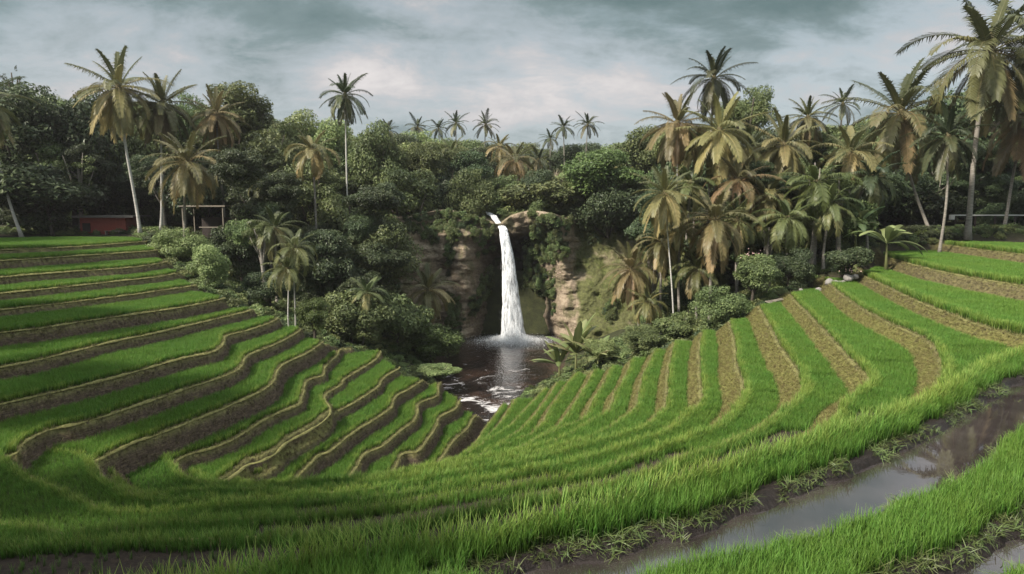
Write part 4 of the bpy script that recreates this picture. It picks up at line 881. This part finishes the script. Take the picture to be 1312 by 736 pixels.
# bushes
for a in ((230, 318, 33, 24, 57, 'light', 1, 'larger pale bush at the right end of the upper left terraces'), (266, 344, 26, 30, 53, 'light', 0, 'pale yellow green bush in front of the larger pale bush'), (205, 308, 22, 16, 61, 'dark', 2, 'small dark bush at the foot of the tallest pale palm'), (305, 322, 40, 34, 62, 'dark', 0, 'dark bush right of the two pale bushes'), (345, 372, 32, 24, 55, 'dark', 1, 'dark bush left of the twin white trunks'),
    (922, 396, 34, 30, 47.5, 'mid', 1, 'dark spiky bush at the head of the right terraces'), (822, 434, 30, 18, 49, 'mid', 0, 'leafy shrub at the upper edge of the right fan of terraces'), (866, 416, 28, 24, 49, 'mid', 2, 'shrub at the base of the thin leaning palm'), (968, 352, 34, 26, 50, 'mid', 0, 'shrub with pale blossom above the right terraces'), (1012, 345, 30, 26, 52, 'dark', 1, 'dark shrub above the stacked planks'),
    (1090, 330, 30, 20, 51, 'dark', 2, 'dark shrub under the banana plant'), (560, 474, 30, 12, 55, 'light', 2, 'low pale shrub on the shore below the left terraces'), (770, 448, 26, 14, 52, 'light', 0, 'low grassy shrub between the banana clump and the leafy shrub'), (1180, 303, 40, 14, 66, 'dark', 0, 'low dark hedge at the top of the right terraces'), (404, 404, 24, 22, 49, 'bright', 0, 'small bright bush right of the twin white trunks')):
    broad_tree(*a, cat='bush', name='bush', trunk=True)

# banana plants
def banana(px, py, bpx, D, Hh, L, n, mat, seed, label):
    r = np.random.default_rng(seed); c0 = at(px, py, D); bx = at(bpx, py, D)[0]; zg = gz(bx, D) - .05
    o = thing('banana_plant', label, 'banana plant', (bx, D, zg), 0); top = np.array([c0[0] - bx, 0, max(Hh * .4, min(Hh, c0[2] - zg))])
    obj('stem', trunk_mesh([(0, 0, 0), top * .5, top], .13, .07, plain('banana_stem', (0.12, 0.13, 0.05))), o)
    for i in range(n):
        m = MB(); az = i * 2.4 + r.uniform(-.3, .3); up = seed in (1, 2, 5); e0 = r.uniform(.45, 1.5) if up else r.uniform(.2, 1.35); bd = r.uniform(.5, 1.5) if up else r.uniform(.9, 1.9); s = np.linspace(0, 1, 12); p = np.zeros((12, 2)); Lf = L * r.uniform(.75, 1.15)
        for k in range(1, 12): a_ = e0 - bd * s[k] ** 1.3; p[k] = p[k - 1] + Lf / 11 * np.array([math.cos(a_), math.sin(a_)])
        ca, sa = math.cos(az), math.sin(az); P = np.stack([p[:, 0] * ca, p[:, 0] * sa, p[:, 1]], -1); sd = np.array([-sa, ca, 0.0]); w = L * .105 * np.sin(np.pi * np.clip((s - .08) / .92, 0, 1)) ** .55
        V = []; A = []; b = r.uniform(.25, .85)
        for k in range(12):
            j_ = r.uniform(.8, 1.1)
            V += [P[k] - sd * w[k] * j_ - np.array([0, 0, w[k] * .3]), P[k], P[k] + sd * w[k] * j_ - np.array([0, 0, w[k] * .3])]; A += [b, min(1, b + .25), b]
        Q = []
        for k in range(11): Q += [(3 * k, 3 * k + 1, 3 * k + 4, 3 * k + 3), (3 * k + 1, 3 * k + 2, 3 * k + 5, 3 * k + 4)]
        m.add(V, Q, a=A); obj('leaf', m.mesh('leaf', [mat], True), o, top)
banana(738, 452, 738, 53, 1.9, 3.4, 20, M_banana, 1, 'big leaved pale banana clump on the right shore of the pool')
banana(766, 462, 768, 51, 1.3, 2.5, 13, M_banana, 2, 'smaller banana plant right of the clump on the pool shore')
banana(716, 462, 718, 54, 1.3, 2.5, 13, M_banana, 5, 'banana plant at the water edge left of the pale clump')
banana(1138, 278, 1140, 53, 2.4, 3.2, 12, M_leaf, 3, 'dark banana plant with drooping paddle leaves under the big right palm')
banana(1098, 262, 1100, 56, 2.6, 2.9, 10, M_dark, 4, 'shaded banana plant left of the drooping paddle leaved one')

# ------------------------------------------------------------------ forest in the distance, undergrowth, hanging plants
FS = [source('forest_crown', CR['mid'][i]) for i in (0, 1)] + [source('forest_crown', CR['dark'][i]) for i in (0, 2)] + [source('forest_crown', CR['light'][1])]
prof = np.array([(-200, 100), (0, 112), (60, 118), (110, 125), (250, 130), (330, 130), (355, 150), (400, 160), (480, 160), (560, 168), (640, 177), (700, 180), (760, 178), (800, 172), (835, 175), (860, 160), (960, 145), (985, 168), (1050, 162), (1090, 155), (1130, 140), (1190, 130), (1312, 105), (1500, 100)])
pts = []; scl = []; r = np.random.default_rng(77)
for D, n, dy0, dy1 in ((88, 60, 6, 40), (98, 60, 4, 30), (112, 60, 2, 22), (130, 60, 2, 16), (155, 60, 4, 14)):
    for k in range(n):
        px = -150 + 1612 * (k + r.uniform(-.4, .4)) / n; DD = D + r.uniform(-5, 5); top = np.interp(px, prof[:, 0], prof[:, 1]) + r.uniform(dy0, dy1)
        if 600 < px < 830 and D < 110: top = max(top, 212 + r.uniform(0, 20))
        if 640 < px < 790 and 100 < D < 125: continue
        p = at(px, top, DD); zg = gz(p[0], DD); rad = r.uniform(2.6, 4.2) * DD / 95; h = p[2] - zg
        if h < 2: continue
        zz = p[2] - rad * .85; 
        while zz > zg - rad * .3:
            pts.append((p[0] + r.uniform(-.8, .8), DD + r.uniform(-1, 1), zz)); scl.append((rad, rad, rad * r.uniform(.85, 1.1))); zz -= rad * 1.25
n = len(pts); print('forest', n)
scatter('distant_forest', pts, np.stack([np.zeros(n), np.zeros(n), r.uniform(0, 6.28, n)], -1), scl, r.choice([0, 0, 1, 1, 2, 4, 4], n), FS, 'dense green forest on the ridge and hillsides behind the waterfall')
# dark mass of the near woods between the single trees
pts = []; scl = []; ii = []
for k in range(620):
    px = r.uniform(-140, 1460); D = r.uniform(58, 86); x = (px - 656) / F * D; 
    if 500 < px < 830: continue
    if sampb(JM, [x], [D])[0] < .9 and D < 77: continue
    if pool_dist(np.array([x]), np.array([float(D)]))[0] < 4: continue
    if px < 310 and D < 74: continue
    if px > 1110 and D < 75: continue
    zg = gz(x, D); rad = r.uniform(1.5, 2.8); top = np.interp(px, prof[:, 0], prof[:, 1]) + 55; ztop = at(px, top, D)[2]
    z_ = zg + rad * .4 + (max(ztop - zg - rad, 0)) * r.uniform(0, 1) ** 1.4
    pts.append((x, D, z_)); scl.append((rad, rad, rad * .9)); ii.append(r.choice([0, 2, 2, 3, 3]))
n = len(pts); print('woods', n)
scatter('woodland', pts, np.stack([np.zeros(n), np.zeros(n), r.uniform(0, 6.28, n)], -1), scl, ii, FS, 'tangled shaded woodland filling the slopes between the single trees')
# undergrowth
US = [source('undergrowth_clump', crown_mesh('undergrowth_clump', mt, 300 + i, 7, 60, .22, .8, .6, (.3, .5), .4)) for i, mt in enumerate((M_leaf, M_dark, M_light, M_bright))]
x, y = jitter_grid(0.75, 40, 77.9, 55); k = (sampb(JM, x, y) > .5); x, y = x[k], y[k]; z = ground(x, y); pdn = pool_dist(x, y)
k = (pdn > 0.25) & in_view(x, y, z + 1, .2) & ~((x > 2.5) & (x < 14) & (y > 66)); x, y, z, pdn = x[k], y[k], z[k], pdn[k]; n = len(x); print('under', n)
s = r.uniform(.45, 1.0, n) * np.clip(.45 + pdn * .12, .5, 1.0) * np.clip(0.5 + sampb(eds, x, y) * .25, .5, 1)
scatter('undergrowth', np.stack([x, y, z + .1], -1), np.stack([r.normal(0, .2, n), r.normal(0, .2, n), r.uniform(0, 6.28, n)], -1), np.stack([s, s, s * r.uniform(.7, 1.2, n)], -1), r.choice([0, 0, 1, 1, 2, 3], n), US, 'low green undergrowth on the banks around the pool and terraces')
# plants clinging to the cliff
nv, nu = CU.shape; q = r.integers(0, nv * nu, 4200); cu, cy, cz = CU.ravel()[q], CY.ravel()[q], CZ.ravel()[q]
nz = fbm(np.c_[cu * .35, cz * .3, cu * 0], 91, 3)
keep = ((cu < -7.0) & (cz > 9.5) & (nz > .70)) | ((cu < -13) & (nz > .4)) | ((cu > -7.6) & (cu < -6.1) & (nz > .46)) | ((cu > -6) & (cu < -3.6) & (nz > .64) & (cz > 2)) | ((cu > 4.2) & (cu < 7.0) & (cz > 9.5) & (nz > .60)) | ((cu > 7) & (nz > .76)) | ((cz > 12.6) & (np.abs(cu + 1.8) > 2.4) & (nz > .42)) | ((np.abs(cu) < 5) & (np.abs(cu + .3) > 1.8) & (nz > .52) & (cz > 2.5))
cu, cy, cz = cu[keep], cy[keep], cz[keep]; n = len(cu); s = r.uniform(.25, .75, n); print('cliffveg', n)
scatter('hanging_plants', np.stack([cu, cy - .15, cz], -1), np.stack([r.uniform(.3, .9, n), np.zeros(n), r.normal(0, .4, n)], -1), np.stack([s, s, s * 1.2], -1), r.choice([0, 0, 1, 3], n), US, 'green creepers and ferns clinging to the cliff around the waterfall')
# dry tall grass on the far slope
HS_ = [source('hay_tuft', tuft('hay_tuft', M_hay, 40, 2.2, 1.1, .09, .7, 3, s)) for s in (1, 2)]
pts = []
for k in range(900):
    px = r.uniform(672, 795); D = r.uniform(98, 122); x = (px - 656) / F * D; pts.append((x, D, gz(x, D)))
n = len(pts); pts = np.array(pts); s = r.uniform(.8, 1.5, n)
scatter('tall_dry_grass', pts, np.stack([r.normal(0, .1, n), r.normal(0, .1, n), r.uniform(0, 6.28, n)], -1), np.stack([s, s, s], -1), r.integers(0, 2, n), HS_, 'beige dry grass on the slope above the waterfall')

# ------------------------------------------------------------------ buildings and small things
M_red = plain('red_panel', (0.26, 0.065, 0.045), 0.7); M_roof = plain('dull_tin', (0.13, 0.12, 0.11), 0.5); M_wood = plain('grey_wood', (0.24, 0.21, 0.17), 0.8); M_wht = plain('white_paint', (0.6, 0.59, 0.56), 0.6, .15); M_dkw = plain('dark_timber', (0.05, 0.04, 0.035), 0.8)
D = 71.5; c0 = at(132, 293, D); w = 58 * D / F; zg = gz(c0[0], D)
o = thing('hut', 'low red walled hut with flat tin roof behind the top left terrace', 'hut', (c0[0], D, zg))
m = MB(); zt = at(132, 278, D)[2] - zg; m.box((0, 1.4, zt / 2), (w, 2.8, zt)); obj('wall', m.mesh('wall', [M_red]), o)
m = MB(); m.box((0.4, 1.2, zt + .07), (w + 1.6, 3.8, .12)); m.box((0.4, -.68, zt + .02), (w + 1.6, .06, .2)); obj('roof', m.mesh('roof', [M_roof]), o)
m = MB(); m.box((w * .28, -.5, .42), (1.7, .45, .06)); [m.box((w * .28 + q, -.5, .2), (.08, .4, .4)) for q in (-.7, .7)]; obj('bench', m.mesh('bench', [M_wood]), o)
m = MB(); m.box((-w * .36, -.02, zt * .4), (.8, .08, zt * .5)); obj('window', m.mesh('window', [M_dkw]), o)
D = 70; c0 = at(262, 282, D); zg = gz(c0[0], D); w = 58 * D / F; zt = max(at(262, 264, D)[2] - zg, 1.8)
o = thing('shed', 'open sided shed with thin pale roof line right of the yellowing palm', 'shed', (c0[0], D, zg))
m = MB(); m.box((0, 1.0, zt), (w, 2.8, .1)); m.box((0, -.42, zt - .03), (w, .05, .14)); obj('roof', m.mesh('roof', [M_wood]), o)
for q in (-1, 1):
    for yy in (-.3, 2.2): m = MB(); m.tube([(q * w * .44, yy, 0), (q * w * .44, yy, zt)], .07, 8); obj('post', m.mesh('post', [M_wood]), o)
m = MB(); m.box((w * .1, 2.2, zt * .35), (w * .75, .1, zt * .7)); obj('back_wall', m.mesh('back_wall', [M_dkw]), o)
m = MB(); m.box((w * .15, 0, zt * .45), (w * .55, .12, .1)); obj('rail', m.mesh('rail', [M_wood]), o)
D = 71; c0 = at(1275, 283, D); zg = gz(c0[0], D); w = 105 * D / F; zt = max(at(1275, 276, D)[2] - zg, .7)
o = thing('railing', 'low white topped rail under the palms at the right edge', 'railing', (c0[0], D, zg))
m = MB(); m.box((0, 0, zt), (w, .16, .12)); obj('top_rail', m.mesh('top_rail', [M_wht]), o)
for k in range(5): m = MB(); m.box((-w / 2 + .15 + k * (w - .3) / 4, 0, (zt - .08) / 2), (.14, .14, zt - .08)); obj('post', m.mesh('post', [M_dkw]), o)
m = MB(); m.box((-w / 2 - .25, -.02, zt - .2), (.42, .3, .5)); obj('end_block', m.mesh('end_block', [M_wht]), o)
# pale rocks and planks along the head of the right terraces
M_rock = plain('pale_rock', (0.24, 0.225, 0.21), 0.8, .3, 6)
def rock_mesh(seed, w, h):
    th = np.linspace(0.05, math.pi - .05, 7); m = MB(); r_ = np.random.default_rng(seed)
    m.tube([(0, 0, h * .5 - h * .6 * math.cos(t_)) for t_ in th], [w * .5 * math.sin(t_) ** .7 for t_ in th], 9)
    V = np.concatenate(m.V); V = V * (1 + .35 * (fbm(V * 2.5 + seed * 9, seed, 3) - .5)[:, None] * 2); m.V = [V]; return m.mesh('pale_rock', [M_rock])
for i, (px, py, wd, lab) in enumerate(((1062, 367, 11, 'pale rock just left of the gap between two upper right terraces'), (1071, 362, 9, 'pale rock above the second green strip on the right edge'), (1078, 358, 10, 'pale rock beside the white blossom at the right terrace heads'), (1087, 352, 12, 'largest pale rock under the dark shrub at the terrace heads'), (1096, 349, 9, 'pale rock nearest the banana plant'), (1049, 374, 10, 'pale rock between the planks and the next green strip'), (1027, 365, 6, 'small white stone below the leafy tree at right'), (980, 351, 6, 'small white stone near the pale blossom shrub'))):
    q = at(px, py, 50.5); z0 = gz(q[0], 50.5); me = rock_mesh(i + 1, wd * 50.5 / F, wd * .6 * 50.5 / F); tag(obj('pale_rock', me, None, (q[0], 50.5, max(z0 - .05, q[2] - .5))), lab, 'rock', 'pale rocks along the heads of the right terraces')
o = thing('plank_pile', 'small pile of weathered grey planks at the head of a right terrace', 'planks', (*at(994, 388, 48.5)[:2], gz(at(994, 388, 48.5)[0], 48.5) + .02), .6)
for k in range(6): m = MB(); m.box((.02 * k, -.35 + .22 * (k % 4), .05 + .09 * (k // 4) + .02 * k), (2.0 - .1 * k, .16, .05), .06 * (k - 2)); obj('plank', m.mesh('plank', [M_wood]), o)
# blossoms
t = NT('blossom'); t.col((0.5, 0.34, 0.31)); M_bl = t.m
for i, (px, py, lab) in enumerate(((963, 326, 'pinkish white blossom on the shrub above the right terraces'), (1088, 346, 'white and yellow blossoms at the right terrace heads'), (714, 352, 'small pink blossoms on the mossy rock right of the waterfall'))):
    D = (50, 50.2, 76.5)[i]; q = at(px, py, D); m = MB(); rr2 = np.random.default_rng(i); n = 16
    leaf_quads(m, rr2.normal(0, 1, (n, 3)) * np.array([.35, .25, .2]), rr2.normal(0, 1, (n, 3)) + np.array([0, -.8, .8]), np.full(n, .13), np.full(n, .10), np.full(n, .5), rr2)
    tag(obj('blossom', m.mesh('blossom', [M_bl]), None, q), lab, 'flowers')

# ------------------------------------------------------------------ haze
m = MB(); m.box((0, 700, 22), (3000, 2000, 60)); hm = bpy.data.materials.new('haze_air'); hm.use_nodes = True; hm.node_tree.nodes.clear()
v = hm.node_tree.nodes.new('ShaderNodeVolumePrincipled'); v.inputs['Density'].default_value = 0.0002; v.inputs['Color'].default_value = (0.93, 0.9, 0.95, 1); v.inputs['Anisotropy'].default_value = 0.2
ho = hm.node_tree.nodes.new('ShaderNodeOutputMaterial'); hm.node_tree.links.new(v.outputs[0], ho.inputs['Volume'])
tag(obj('haze', m.mesh('haze', [hm])), 'thin pale haze in the valley air', None, None, 'stuff')
